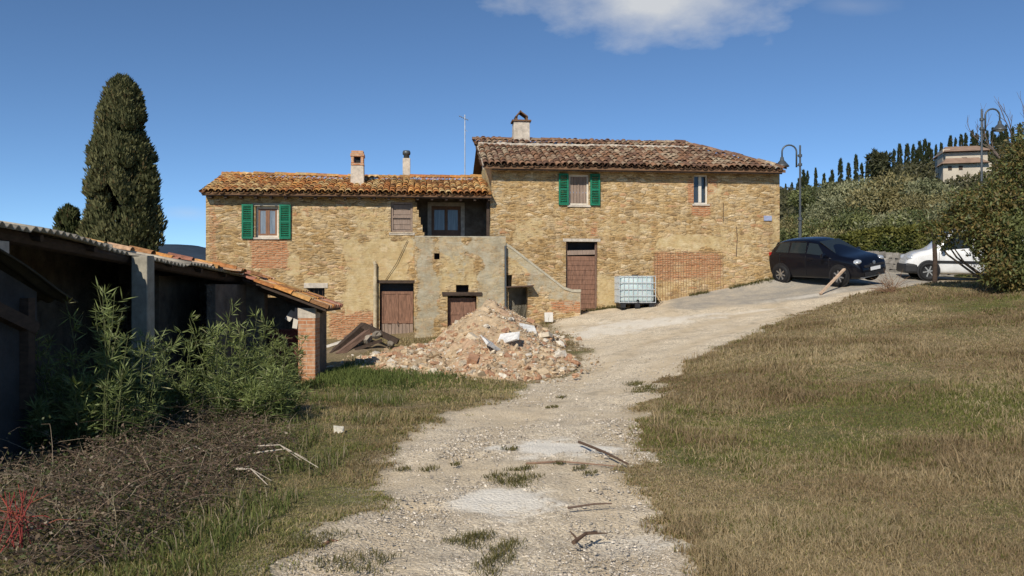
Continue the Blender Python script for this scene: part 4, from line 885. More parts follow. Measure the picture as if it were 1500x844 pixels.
# ---------------------------------------------------------------- vehicles
def car(name, label, st, L, W, mats_, pos, ang, wb, wr, cab, group, front_black=False, doors=()):
    root = empty(name, pos, 0, label, 'car', group)
    nst = len(st)
    def sec(q):
        x, zb, belt, top, w, wt = q; h = w*W/1.76
        t = wt*W/1.76
        return [(0, zb), (h*.86, zb), (h*.97, zb+.1), (h, (zb+belt)/2), (h*.985, belt-.05), (h*.94, belt+(.02 if top-belt > .25 else .0)), (h*.94+(t-h*.94)*.55, belt+(top-belt)*.55), (t, top-(.05 if top-belt > .25 else .012)), (t*.55, top-.005), (0, top)]
    secs = [sec(q) for q in st]; m = len(secs[0])
    def P(i, k, sgn=1, off=0): x = st[i][0]-L/2; y, z = secs[i][k]; return Vector((x, sgn*(y+off), z))
    V = []; Fc = []
    full = 2*m-2
    for i in range(nst):
        ring = [P(i, k) for k in range(m)]+[P(i, k, -1) for k in range(m-2, 0, -1)]; V += ring
    for i in range(nst-1):
        for k in range(full): a = i*full+k; b = i*full+(k+1) % full; Fc.append((a, b, b+full, a+full))
    Fc += [tuple(range(full))[::-1], tuple(range((nst-1)*full, nst*full))]
    mb = MB(); mb.poly(V, Fc); body = mb.build('body', mats_['paint'], root, smooth=True)
    sb = body.modifiers.new('smooth', 'SUBSURF'); sb.levels = 2; sb.render_levels = 2
    def quad_glass(name, pts, inset, off, mat):
        c = sum(pts, Vector())/len(pts); n = (pts[1]-pts[0]).cross(pts[-1]-pts[0]).normalized()
        if n.dot(c-Vector((0, 0, .8))) < 0: n = -n
        q = [p+(c-p).normalized()*inset+n*off for p in pts]; g = MB(); k = len(q)
        g.poly(q+[p-n*.02 for p in q], [tuple(range(k)), tuple(range(2*k-1, k-1, -1))]+[(i, (i+1) % k, k+(i+1) % k, k+i) for i in range(k)])
        return g.build(name, mat, root)
    c0, c1, c2 = cab['cowl'], cab['wtop'], cab['rtop']
    quad_glass('windscreen', [P(c0, 7), P(c1, 7), P(c1, 7, -1), P(c0, 7, -1)], .07, .02, M['car_glass'])
    quad_glass('rear_window', [P(c2, 7), P(cab['rbot'], 7), P(cab['rbot'], 7, -1), P(c2, 7, -1)], .08, .02, M['car_glass'])
    for sgn in (1, -1):
        for (xa, xb, sa, sb_) in cab['side']:
            def at(x, f):
                i = max(j for j in range(nst) if st[j][0] <= x+1e-6); i = min(i, nst-2); u = (x-st[i][0])/(st[i+1][0]-st[i][0]); a = P(i, 5, sgn); b = P(i, 7, sgn); a2 = P(i+1, 5, sgn); b2 = P(i+1, 7, sgn)
                lo_ = a.lerp(a2, u); hi_ = b.lerp(b2, u); return lo_.lerp(hi_, f)
            quad_glass('side_window', [at(xa, .12), at(xb, .12), at(xb-sb_, .86), at(xa+sa, .86)], .0, .012, M['car_glass'])
    for sgn in (1, -1):
        for q in (L/2-wb[0], L/2-wb[0]-wb[1]):
            w = W/2; a = MB(); a.lathe([(0, 0), (wr*1.17, 0), (wr*1.17, .05), (wr*1.05, .055), (0, .055)], (q, sgn*(w-.045) if sgn > 0 else -w-.01, wr+.02), 'y', 28); a.build('wheel_arch', M['black_plastic'], root)
            wr_ = empty('wheel', (q, sgn*(w-.045), wr), 0, parent=root)
            t = MB(); t.lathe([(wr*.66, -.09), (wr*.93, -.095), (wr, -.06), (wr, .06), (wr*.93, .095), (wr*.66, .09), (wr*.6, 0)], (0, 0, 0), 'y', 30); t.build('tyre', M['black'], wr_, smooth=True)
            r = MB(); r.lathe([(wr*.66, .05), (wr*.68, .088), (wr*.62, .085), (wr*.58, .03), (0, .02), (0, -.05), (wr*.66, -.05)], (0, 0, 0), 'y', 30) if sgn > 0 else r.lathe([(wr*.66, -.05), (wr*.68, -.088), (wr*.62, -.085), (wr*.58, -.03), (0, -.02), (0, .05), (wr*.66, .05)], (0, 0, 0), 'y', 30)
            r.build('rim_barrel', mats_['hub'], wr_, smooth=True)
            s_ = MB(); s_.lathe([(0, .085*sgn), (wr*.17, .083*sgn), (wr*.17, .03*sgn)], (0, 0, 0), 'y', 14)
            for k in range(mats_['spokes']):
                rot = Matrix.Rotation(2*pi*k/mats_['spokes']+.2, 3, 'Y'); v = rot @ Vector((wr*.38, 0, 0)); s_.box((v.x, sgn*.07, v.z), (wr*.56, .025, wr*.13), rot)
            s_.build('spokes', mats_['rim'], wr_)
    # door seams, handles, mirrors
    for x in doors:
        for sgn in (1, -1):
            i = max(j for j in range(nst) if st[j][0] <= x); u = (x-st[i][0])/(st[i+1][0]-st[i][0]); s_ = MB()
            pts = [P(i, k, sgn, .001).lerp(P(i+1, k, sgn, .001), u)*1 for k in (2, 3, 4, 5)]
            s_.tube(pts, .007, n=5); s_.build('door_seam', M['black'], root)
    for sgn in (1, -1):
        for x in doors[:-1]:
            h = MB(); h.box((x-L/2+.16, sgn*(W/2*.985+.006), st[c0][2]-.09), (.17, .03, .028)); h.build('door_handle', mats_['trim'], root, bevel=.006)
        mr = MB(); mr.box((st[c0][0]-L/2-.28, sgn*(W/2+.09), st[c0][2]+.09), (.1, .2, .13), taper=.8); mr.b2((st[c0][0]-L/2-.26, sgn*(W/2-.06), st[c0][2]+.04), (st[c0][0]-L/2-.22, sgn*(W/2+.04), st[c0][2]+.08)); mr.build('mirror', mats_['mirror'], root, bevel=.03)
    root['L'] = L
    return root, P

def place_car(root, x, y, ang, L, w, level=1.0):
    dx, dy = cos(ang), sin(ang); lx, ly = -dy, dx
    a = hz(x+dx*w/2, y+dy*w/2); b = hz(x-dx*w/2, y-dy*w/2); l = hz(x+lx*.7, y+ly*.7); r = hz(x-lx*.7, y-ly*.7)
    f = Vector((dx*w, dy*w, (a-b)*level)).normalized(); s = Vector((lx*1.4, ly*1.4, l-r)).normalized(); u = f.cross(s).normalized(); s = u.cross(f)
    m = Matrix((f, s, u)).transposed().to_4x4(); root.matrix_world = Matrix.Translation((x, y, (a+b+l+r)/4-.015)) @ m

def cars():
    st = [(0, .36, .70, .74, .72, .60), (.06, .26, .92, .98, .80, .66), (.14, .22, 1.02, 1.18, .85, .64), (.34, .2, 1.05, 1.50, .87, .58), (.75, .19, 1.04, 1.56, .88, .60), (1.45, .19, 1.01, 1.58, .88, .605), (1.98, .19, .99, 1.54, .88, .59), (2.72, .19, .95, 1.045, .87, .70), (3.05, .19, .92, 1.0, .87, .68), (3.35, .2, .86, .93, .85, .63), (3.52, .22, .76, .82, .79, .56), (3.6, .28, .60, .66, .69, .48), (3.63, .38, .5, .54, .6, .42)]
    st = [(x, a*.93, b*.93, c*.93, d, e) for x, a, b, c, d, e in st]
    L, W = 3.63, 1.60
    mt = dict(paint=M['car_dark'], rim=M['alloy'], hub=M['black_plastic'], spokes=7, trim=M['car_dark'], mirror=M['car_dark'])
    cab = dict(cowl=7, wtop=6, rtop=3, rbot=2, side=[(.42, .95, .12, .03), (1.0, 1.62, .02, .02), (1.68, 2.36, .02, .34)])
    c, P = car('parked_car', 'dark blue-black hatchback parked beside the corner of the stone house', st, L, W, mt, (0, 0, 0), 0, (.72, 2.25), .31, cab, 'cars parked at the top of the yard', doors=(.62, 1.66, 2.55))
    for sgn in (1, -1):
        h = MB(); h.lathe([(0, -.13), (.1, -.1), (.145, -.02), (.14, .05), (.08, .1), (0, .11)], (0, 0, 0), 'x', 18)
        o = h.build('headlight', M['lens'], c, smooth=True); o.location = (L/2-.25, sgn*.58, .73); o.scale = (1.5, 1.0, .62); o.rotation_euler = (0, R(-8), sgn*R(-26))
        h = MB(); h.lathe([(0, 0), (.07, 0), (.06, .03), (0, .035)], (L/2-.07, sgn*.5, .40), 'x', 14); h.build('fog_lamp', M['lens'], c)
        h = MB(); h.box((-L/2+.17, sgn*.685, .92), (.12, .1, .24)); h.build('tail_light', M['red_lens'], c, bevel=.02)
    h = MB(); h.b2((L/2-.06, -.48, .56), (L/2+.012, .48, .63)); h.b2((L/2-.06, -.5, .28), (L/2+.01, .5, .41)); h.build('grille', M['black_plastic'], c, bevel=.012)
    h = MB(); h.lathe([(0, 0), (.065, 0), (.065, .015), (.05, .02), (0, .02)], (L/2-.03, 0, .67), 'x', 20); h.build('badge', M['alloy'], c)
    h = MB(); h.b2((L/2+.013, -.24, .45), (L/2+.03, .24, .555)); h.build('number_plate', M['plate'], c)
    h = MB(); h.b2((L/2-.12, -.6, .245), (L/2-.02, .6, .27)); h.build('bumper_lip', M['alloy'], c)
    place_car(c, 10.36, 28.1, -R(57), L, 2.25, .35)
    st2 = [(0, .36, .8, .84, .74, .66), (.06, .26, .95, 1.0, .80, .72), (.12, .22, 1.0, 1.72, .84, .66), (.4, .2, 1.02, 1.80, .86, .68), (1.2, .2, 1.02, 1.82, .86, .68), (2.2, .2, 1.0, 1.80, .86, .67), (2.55, .2, .99, 1.74, .86, .65), (3.12, .2, .97, 1.06, .86, .72), (3.4, .2, .94, 1.03, .85, .70), (3.68, .21, .88, .95, .82, .64), (3.86, .23, .74, .80, .77, .58), (3.95, .27, .58, .64, .72, .52), (3.98, .34, .5, .55, .66, .5)]
    L2, W2 = 3.98, 1.66
    mt = dict(paint=M['car_white'], rim=M['metal_grey'], hub=M['black_plastic'], spokes=6, trim=M['black_plastic'], mirror=M['black_plastic'])
    cab = dict(cowl=7, wtop=6, rtop=3, rbot=2, side=[(.42, 1.1, .04, .03), (1.18, 1.85, .02, .02), (1.93, 2.95, .02, .42)])
    c2, P = car('parked_car', 'white van-like hatchback half hidden behind the big laurel bush', st2, L2, W2, mt, (0, 0, 0), 0, (.72, 2.5), .31, cab, 'cars parked at the top of the yard', doors=(1.14, 1.9, 2.95))
    h = MB(); h.box((L2/2-.2, 0, .40), (.44, W2*.97, .34), taper=.96); h.build('bumper', M['black_plastic'], c2, bevel=.07)
    for sgn in (1, -1):
        h = MB(); h.b2((-.95, sgn*(W2/2-.012), .60), (1.02, sgn*(W2/2+.02), .68)); h.build('side_moulding', M['black_plastic'], c2, bevel=.01)
        h = MB(); h.lathe([(0, -.1), (.1, -.08), (.13, 0), (.1, .07), (0, .09)], (0, 0, 0), 'x', 16); o = h.build('headlight', M['lens'], c2, smooth=True); o.location = (L2/2-.2, sgn*.6, .74); o.scale = (1.6, 1.0, .9); o.rotation_euler = (0, 0, sgn*R(-25))
        h = MB(); h.box((-L2/2+.06, sgn*.74, 1.1), (.1, .1, .4)); h.build('tail_light', M['red_lens'], c2, bevel=.02)
    place_car(c2, 13.62+L2/2*.95, 29.3, pi-R(14), L2, 2.5)

# ---------------------------------------------------------------- yard things
def lamps():
    def lamp(x, y, top, ybase, sgn, label):
        z = ybase; r = empty('street_lamp', (x, y, z), 0, label, 'street lamp', 'arched street lamps on the lane'); H = top-z
        p = MB(); p.tube([(0, 0, -.3), (0, 0, H*.35)], .06, .056, n=10); p.tube([(0, 0, H*.35), (0, 0, H)], .043, .036, n=10); p.lathe([(.06, 0), (.085, .0), (.085, .12), (.06, .12)], (0, 0, H*.35)); p.lathe([(.05, 0), (.075, 0), (.075, .1), (.05, .1)], (0, 0, H-.8)); p.lathe([(.05, 0), (.075, 0), (.075, .1), (.05, .1)], (0, 0, H-.45)); p.build('pole', M['lamp_metal'], r)
        a = MB(); pts = [(sgn*.14, 0, H-.85), (sgn*.14, 0, H-.25)]+[(sgn*(.14+.28*(1-cos(t))), 0, H-.25+.26*sin(t)) for t in np.linspace(.2, pi*.97, 9)]+[(sgn*.7, 0, H-.5)]
        a.tube(pts, .035, .03, n=8); a.tube([(0, 0, H-.78), (sgn*.15, 0, H-.78)], .025, n=6); a.tube([(0, 0, H-.4), (sgn*.15, 0, H-.4)], .025, n=6); a.build('arm', M['lamp_metal'], r, smooth=True)
        s = MB(); s.lathe([(.03, .02), (.06, 0), (.08, -.12), (.13, -.17), (.22, -.28), (.27, -.34), (.27, -.37), (.2, -.355), (0, -.34)], (sgn*.7, 0, H-.46), n=20); s.build('lamp_shade', M['lamp_metal'], r, smooth=True)
        b = MB(); b.lathe([(.0, -.42), (.1, -.41), (.17, -.37), (.17, -.35)], (sgn*.7, 0, H-.46), n=16); b.build('lens', M['plate'], r, smooth=True)
        return r
    Y = 33; x, y, t = wp(1172, 213, Y); lamp(x, y, t, hz(x, y), -1, 'arched grey street lamp standing behind the dark car')
    Y = 33; x, y, t = wp(1438, 160, Y); lamp(x, y, t, hz(x, y), 1, 'arched grey street lamp rising out of the big laurel bush')

def ibc():
    x, y, _ = hw(hS(930, -.75), -.75); z = hz(x, y); rz = HA-R(4)
    r = empty('water_tank', (x, y, z), rz, 'whitish plastic tank in a wire cage against the house wall', 'tank')
    w, d, h = 1.16, .96, .86
    p = MB()
    for dx in (-.46, 0, .46): p.box((dx, 0, .06), (.16, d, .12))
    p.b2((-w/2, -d/2, .121), (w/2, d/2, .15)); p.build('pallet', M['black_plastic'], r)
    t = MB(); t.box((0, 0, .155+h/2), (w-.07, d-.07, h), jit=.005); t.build('tank_body', M['tank'], r, bevel=.09, smooth=True)
    c = MB()
    for i in range(9):
        x_ = -w/2+i*w/8
        c.tube([(x_, -d/2, .15), (x_, -d/2, .155+h), (x_, d/2, .155+h), (x_, d/2, .15)], .011, n=6)
    for i in range(5):
        z_ = .17+i*(h-.02)/4; c.tube([(-w/2, -d/2-.012, z_), (w/2, -d/2-.012, z_), (w/2, d/2, z_), (-w/2, d/2, z_), (-w/2, -d/2-.012, z_)], .012, n=6)
    for j in range(1, 6): y_ = -d/2+j*d/6; c.tube([(-w/2, y_, .15), (-w/2, y_, .155+h)], .011, n=6)
    c.build('cage', M['cage'], r)
    k = MB(); k.lathe([(.1, 0), (.1, .05), (0, .055)], (0, 0, .155+h)); k.build('lid', M['black_plastic'], r)
    v = MB(); v.lathe([(.04, 0), (.04, .07), (0, .07)], (.0, -d/2-.07, .22), 'y', 12); v.build('valve', M['black_plastic'], r)

def stick(name, pts, r0, r1, mat, label, cat, branches=(), col=None, group=None):
    pts = [Vector(p) for p in pts]; mb = MB(); o = pts[0].copy()
    if col: mb.col = col
    mb.tube([p-o for p in pts], r0, r1, n=6)
    for b in branches: mb.tube([Vector(p)-o for p in b], r1*1.1, r1*.5, n=5)
    ob = mb.build(name, mat, None); ob.location = o; tag(ob, label, cat, group); return ob

def yard_bits():
    g = lambda px, py, dz=0: Vector(gp(px, py))+Vector((0, 0, dz))
    dk = (.12, .075, .05); pl = (.5, .43, .34)
    stick('fallen_branch', [g(848, 652, .03), g(884, 668, .04), g(920, 684, .025)], .016, .009, M['twig'], 'thin dark branch lying beside the white patch on the track', 'branch', col=dk)
    stick('fallen_branch', [g(770, 683, .02), g(820, 681, .03), g(905, 686, .015)], .012, .007, M['twig'], 'straight brown stick lying across the track below the white patch', 'branch', col=(.25, .16, .11))
    stick('fallen_branch', [g(840, 800, .02), g(858, 792, .04), g(874, 784, .02)], .016, .008, M['twig'], 'short forked dark twig on the gravel near the bottom of the track', 'branch', [[g(858, 792, .04), g(890, 788, .03)], [g(845, 797, .03), g(835, 790, .05)]], col=dk)
    stick('fallen_branch', [g(832, 748, .015), g(870, 743, .02), g(896, 740, .012)], .010, .006, M['twig'], 'thin brown twig on the track to the side of the grass tuft', 'branch', col=(.16, .11, .08))
    stick('fallen_branch', [g(470, 806, .015), g(484, 800, .03), g(497, 796, .012)], .013, .008, M['twig'], 'short reddish stick on the gravel by the verge of the track', 'branch', col=(.22, .11, .07))
    for (a, b, c, lab) in [((372, 690), (420, 688), (466, 702), 'bleached branch with a kinked tip on the cut grass pile'), ((378, 678), (410, 682), (440, 690), 'bleached straight branch lying uppermost on the cut grass pile'), ((345, 716), (368, 722), (392, 730), 'bleached short branch lowest on the grass verge'), ((250, 690), (285, 683), (314, 676), 'bleached bare branch stuck across the brown brambles')]:
        stick('fallen_branch', [g(*a, .16), g(*b, .19), g(*c, .10)], .007, .003, M['twig'], lab, 'branch', [[g(*b, .19), g(b[0]+30, b[1]+5, .12)], [g(*a, .16), g(a[0]+22, a[1]-3, .17)]], col=pl)
    # pole resting in the road in front of the dark car
    a = Vector(gp(1201, 431)); b = Vector(wp(1237, 394, a.y+.45)); d = b-a; mb = MB(); mb.box((0, 0, d.length/2), (.085, .05, d.length), jit=.006)
    o = mb.build('wooden_plank', M['pale_wood'], None); o.location = a; o.rotation_mode = 'QUATERNION'; o.rotation_quaternion = d.to_track_quat('Z', 'Y'); tag(o, 'pale wooden plank sticking up at a slant before the dark car', 'plank')
    st_ = MB(); st_.tube([(0, 0, 0), tuple((b-a)*.93+Vector((.14, .34, -.0)) - Vector((0, 0, (b-a).z*.93+.0)))], .02, n=5)
    # white block near stair end
    s, z = hp(804, 458, -1.75); x, y, _ = hw(s, -1.75); zz = hz(x, y); mb = MB(); mb.box((0, 0, .15), (.26, .1, .3), jit=.006); o = mb.build('white_block', M['white_block'], None, bevel=.01); o.location = (x, y, zz); o.rotation_euler = (R(-12), 0, HA); tag(o, 'small white block leaning at the foot of the stair wall', 'block')
    # plaque
    s, z = hp(1124, 320); x, y, _ = hw(s, -.035); mb = MB(); mb.box((0, 0, 0), (.28, .02, .17)); mb.box((0, -.011, 0), (.24, .004, .13)); o = mb.build('wall_plaque', M['plaque'], None, bevel=.004); o.location = (x, y, z); o.rotation_euler = (0, 0, HA); tag(o, 'small faded blue plaque on the stone wall near its corner', 'plaque')
    # low stone wall behind the cars
    a = wp(1262, 400, 31.5); b = wp(1395, 398, 32.5); x0, y0, x1, y1 = a[0], a[1], b[0], b[1]; mb = MB(); zz = hz(x0, y0); n = 14
    for i in range(n):
        for j in range(4):
            u = (i+.5+(.25 if j % 2 else -.25))/n; xx, yy = x0+(x1-x0)*u, y0+(y1-y0)*u; c = random.uniform(.19, .33); mb.col = (c, c*.93, c*.82); mb.box((xx-x0, yy-y0, -.05+.21*j+hz(xx, yy)-zz), ((x1-x0)/n*.97, .38, .2), jit=.02)
    o = mb.build('stone_wall', M['debris'], None); o.location = (x0, y0, zz); tag(o, 'low grey stone retaining wall between the cars under the hedge', 'wall')
    # white dressed stone on grass
    x, y, z = gp(497, 634); mb = MB(); mb.col = (.62, .57, .46); mb.box((0, 0, .03), (.13, .1, .07), jit=.025, taper=.7); o = mb.build('pale_stone', M['debris'], None); o.location = (x, y, z); tag(o, 'pale stone lying alone on the grass verge of the track', 'stone')

def rock_mesh(mb, c, s, rot, col, brick=False):
    mb.col = col
    if brick: mb.box(c, s, rot, jit=.008); return
    n = 6; vs = []
    pts = []
    for lat in (-.8, -.15, .5):
        rr = math.sqrt(max(0, 1-lat*lat))
        for k in range(n): a = 2*pi*(k+random.uniform(-.3, .3))/n; q = random.uniform(.75, 1.15); pts.append((rr*cos(a)*q, rr*sin(a)*q, lat*random.uniform(.85, 1.15)))
    pts.append((0, 0, .85)); pts.append((0, 0, -.9))
    vs = [Vector(c)+(rot @ Vector((p[0]*s[0]/2, p[1]*s[1]/2, p[2]*s[2]/2))) for p in pts]; fs = []
    for i in range(2):
        for k in range(n): fs.append((i*n+k, i*n+(k+1) % n, (i+1)*n+(k+1) % n, (i+1)*n+k))
    fs += [(2*n+k, 2*n+(k+1) % n, 3*n) for k in range(n)]+[((k+1) % n, k, 3*n+1) for k in range(n)]
    mb.poly(vs, fs)
def rrot(): return Matrix.Rotation(random.uniform(0, 6.28), 3, 'Z') @ Matrix.Rotation(random.gauss(0, .45), 3, 'X') @ Matrix.Rotation(random.gauss(0, .45), 3, 'Y')

HC = (-.58, 21.6)
def heap_h(x, y):
    dx = x-HC[0]; dy = y-HC[1]
    rx = np.where(dx > 0, 1.98, 1.95); ry = np.where(dy < 0, 4.7, 3.2)
    d = np.hypot(dx/rx, dy/ry); h = 1.36*np.clip(1-d, 0, 1)**1.12
    # low skirt towards the timber pile and towards the track
    d2 = np.hypot((x+1.9)/1.7, (y-19.2)/2.0); h = np.maximum(h, .34*np.clip(1-d2, 0, 1)**.7)
    d3 = np.hypot((x-.1)/1.35, (y-18.6)/2.2); h = np.maximum(h, .34*np.clip(1-d3, 0, 1)**.7)
    d4 = np.hypot((x+2.5)/1.3, (y-20.6)/1.6); h = np.maximum(h, .3*np.clip(1-d4, 0, 1)**.6)
    return h
def rubble():
    xs = np.arange(-4.4, 2.6, .05); ys = np.arange(15.6, 25.2, .055); X, Y = np.meshgrid(xs, ys); h = heap_h(X, Y)
    nn = (fbm(X*2.2, Y*2.2, 0, 101, 5)-.5); Z = hf(X, Y)+h+nn*.42*np.clip(h*2.2, 0, 1)+(fbm(X*9, Y*9, 0, 102, 3)-.5)*.12*np.clip(h*4, 0, 1)-.03
    idx = np.arange(X.size).reshape(X.shape); Q = np.stack([idx[:-1, :-1], idx[:-1, 1:], idx[1:, 1:], idx[1:, :-1]], -1); hq = (h[:-1, :-1]+h[1:, 1:]); Q = Q[hq > .012].reshape(-1, 4)
    V = np.stack([X, Y, Z], -1).reshape(-1, 3); k = fbm(X*1.6, Y*1.6, 0, 103, 4).reshape(-1, 1); C = np.array([[.46, .32, .19]])*(1-k)+np.array([[.58, .45, .29]])*k
    pk = sstep(.5, .7, fbm(X*1.1, Y*1.1, 0, 104, 3)).reshape(-1, 1); C = C*(1-.5*pk)+np.array([[.52, .31, .2]])*.5*pk
    u, inv = np.unique(Q, return_inverse=True)
    root = empty('rubble_heap', (HC[0], HC[1], hz(*HC)), 0, 'tall heap of broken masonry, earth and plaster before the house', 'rubble heap')
    off = np.array([HC[0], HC[1], root.location.z]); mesh_np('earth_mound', V[u]-off, inv.reshape(-1, 4), mat=M['debris'], col=C[u], parent=root, smooth=False)
    Zi = Z
    def top(x, y):
        i = int(np.clip((x-xs[0])/.05, 0, len(xs)-1)); j = int(np.clip((y-ys[0])/.055, 0, len(ys)-1)); return Zi[j, i]
    cols = [(.52, .38, .23), (.56, .43, .28), (.45, .32, .19), (.50, .30, .18), (.42, .235, .14), (.62, .52, .38), (.38, .29, .19), (.56, .43, .28), (.68, .61, .50), (.64, .55, .42)]
    mb = MB(); n = 0
    while n < 15000:
        x = random.uniform(-4.2, 2.3); y = random.uniform(15.8, 24)
        hh = float(heap_h(np.array([x]), np.array([y]))[0])
        if hh < .02 and random.random() > .10: continue
        if hh < .02 and (float(heap_h(np.array([x*.8-.1]), np.array([19+(y-19)*.8]))[0]) < .02): continue
        s = min(.20, .021*math.exp(random.gauss(0, .75)))*1.3*(1-.5*min(1, hh/1.0)); c = np.array(random.choice(cols))*random.uniform(.8, 1.15)
        z = top(x, y) if hh > .02 else hz(x, y)
        rock_mesh(mb, (x-off[0], y-off[1], z+s*.15-off[2]), (s*random.uniform(.8, 1.6), s*random.uniform(.8, 1.4), s*random.uniform(.4, .9)), rrot(), tuple(np.clip(c, 0, .8)), random.random() < .2); n += 1
    o = mb.build('rubble', M['debris'], root); o['kind'] = 'stuff'
    # bigger lumps: each its own stone or brick
    for i in range(60):
        for _ in range(60):
            x = random.uniform(-3.9, 1.9); y = random.uniform(16.2, 23); hh = float(heap_h(np.array([x]), np.array([y]))[0])
            if .05 < hh < .75 and (random.random() < .25 or x < -.8 or y < 18.6): break
        bk = random.random() < .22; s = random.uniform(.10, .25) if not bk else .25; m = MB(); c = np.array(cols[3] if bk else random.choice([cols[0], cols[1], cols[5], cols[7], cols[8]]))*random.uniform(.85, 1.15)
        rock_mesh(m, (0, 0, 0), (s*random.uniform(.9, 1.3), s*random.uniform(.7, 1), s*random.uniform(.35, .6)) if not bk else (.25, .12, .06), rrot(), tuple(c), bk)
        o = m.build('broken_brick' if bk else 'broken_stone', M['debris'], None); o.location = (x, y, top(x, y)+s*.1)
        if bk: tag(o, 'broken reddish brick among the rubble of the heap', 'brick', 'loose bricks on the rubble heap')
        else: tag(o, 'rough pale stone lump among the rubble of the heap', 'stone', 'stone lumps on the rubble heap')
    for (px, py, sx, sy, ry, lab) in [(722, 512, .62, .34, 25, 'white plaster slab tipped low on the front of the heap'), (745, 500, .5, .3, -12, 'white plaster slab lying flat above the tipped slab'), (772, 486, .4, .3, 8, 'white plaster slab highest on the road side of the heap'), (540, 487, .0, 0, 0, '')]:
        if not sx: continue
        t = (px-750)/F; best = None
        for y in np.arange(16, 23, .04):
            x = t*y
            if top(x, y) >= EYE-(py-422)/F*y: best = (x, y); break
        if best is None: continue
        m = MB(); m.col = (.74, .72, .68); m.box((0, 0, 0), (sx, sy, .05), jit=.03); o = m.build('plaster_slab', M['debris'], None); o.location = (best[0], best[1]-.06, top(*best)+.07); o.rotation_euler = (R(30), R(ry), R(ry*2)); tag(o, lab, 'slab', 'plaster slabs on the rubble heap')
    # timber pile
    def beam(a, b, w, lab, mat='wood_dark', py=None):
        a = Vector(a); b = Vector(b); d = b-a; m = MB(); m.box((0, 0, d.length/2), (w, w*.8, d.length), jit=.012); o = m.build('timber_beam', M[mat], None); o.location = a; o.rotation_mode = 'QUATERNION'; o.rotation_quaternion = d.to_track_quat('Z', 'Y'); tag(o, lab, 'beam', 'old timbers piled by the stable door')
    Yt = 23.7
    beam(wp(483, 522, Yt-.5), wp(534, 476, Yt+.1), .20, 'thick old beam leaning up from the grass beside the brick pier')
    beam(wp(495, 520, Yt-.8), wp(544, 482, Yt-.2), .17, 'second old beam lying just in front of the thickest one', 'wood_old')
    beam(wp(532, 477, Yt-.2), wp(583, 501, Yt-.3), .19, 'dark beam sloping down towards the stable door')
    beam(wp(478, 508, Yt+.9), wp(515, 496, Yt+.9), .08, 'thin whitewashed lath at the back of the timber pile', 'white_block')
    beam(wp(505, 496, Yt+.6), wp(545, 476, Yt+.4), .12, 'short grey beam on top of the timber pile', 'wood_old')
    beam(wp(520, 512, Yt-.6), wp(560, 498, Yt-.5), .10, 'short dark beam under the sloping one', 'wood_dark')
    for px, py, s, lab in [(536, 496, .42, 'large grey stone under the timber beams'), (552, 490, .36, 'rounded brown stone under the sloping beam'), (524, 503, .34, 'smooth grey stone lowest under the timbers'), (573, 503, .3, 'pale stone at the foot of the stable door')]:
        x, y, z = wp(px, py, Yt-.3); m = MB(); c = random.uniform(.22, .36); rock_mesh(m, (0, 0, 0), (s, s*.8, s*.75), rrot(), (c, c*.86, c*.68)); o = m.build('field_stone', M['debris'], None); o.location = (x, y, max(z, hz(x, y)+.1)); tag(o, lab, 'stone')
    x, y, z = wp(530, 505, Yt); m = MB(); m.col = (.2, .15, .09)
    gx = np.linspace(-1.15, 1.15, 24); gy = np.linspace(-.8, .9, 18); GX, GY = np.meshgrid(gx, gy); hh = .34*np.clip(1-np.hypot(GX/1.15, GY/.85), 0, 1)**.9+ (fbm(GX*4, GY*4, 0, 5, 4)-.5)*.30*np.clip(1.3-np.hypot(GX/1.15, GY/.85), 0, 1); VZ = hf(GX+x, GY+y)+hh-.05; idx = np.arange(GX.size).reshape(GX.shape); Q = np.stack([idx[:-1, :-1], idx[:-1, 1:], idx[1:, 1:], idx[1:, :-1]], -1).reshape(-1, 4)
    o = mesh_np('earth_bank', np.stack([GX, GY, VZ-hz(x, y)], -1).reshape(-1, 3), Q, mat=M['debris'], col=np.tile([[.21, .16, .10]], (GX.size, 1))); o.location = (x, y, hz(x, y)); tag(o, 'small bank of dark earth under the old timbers', 'earth bank')
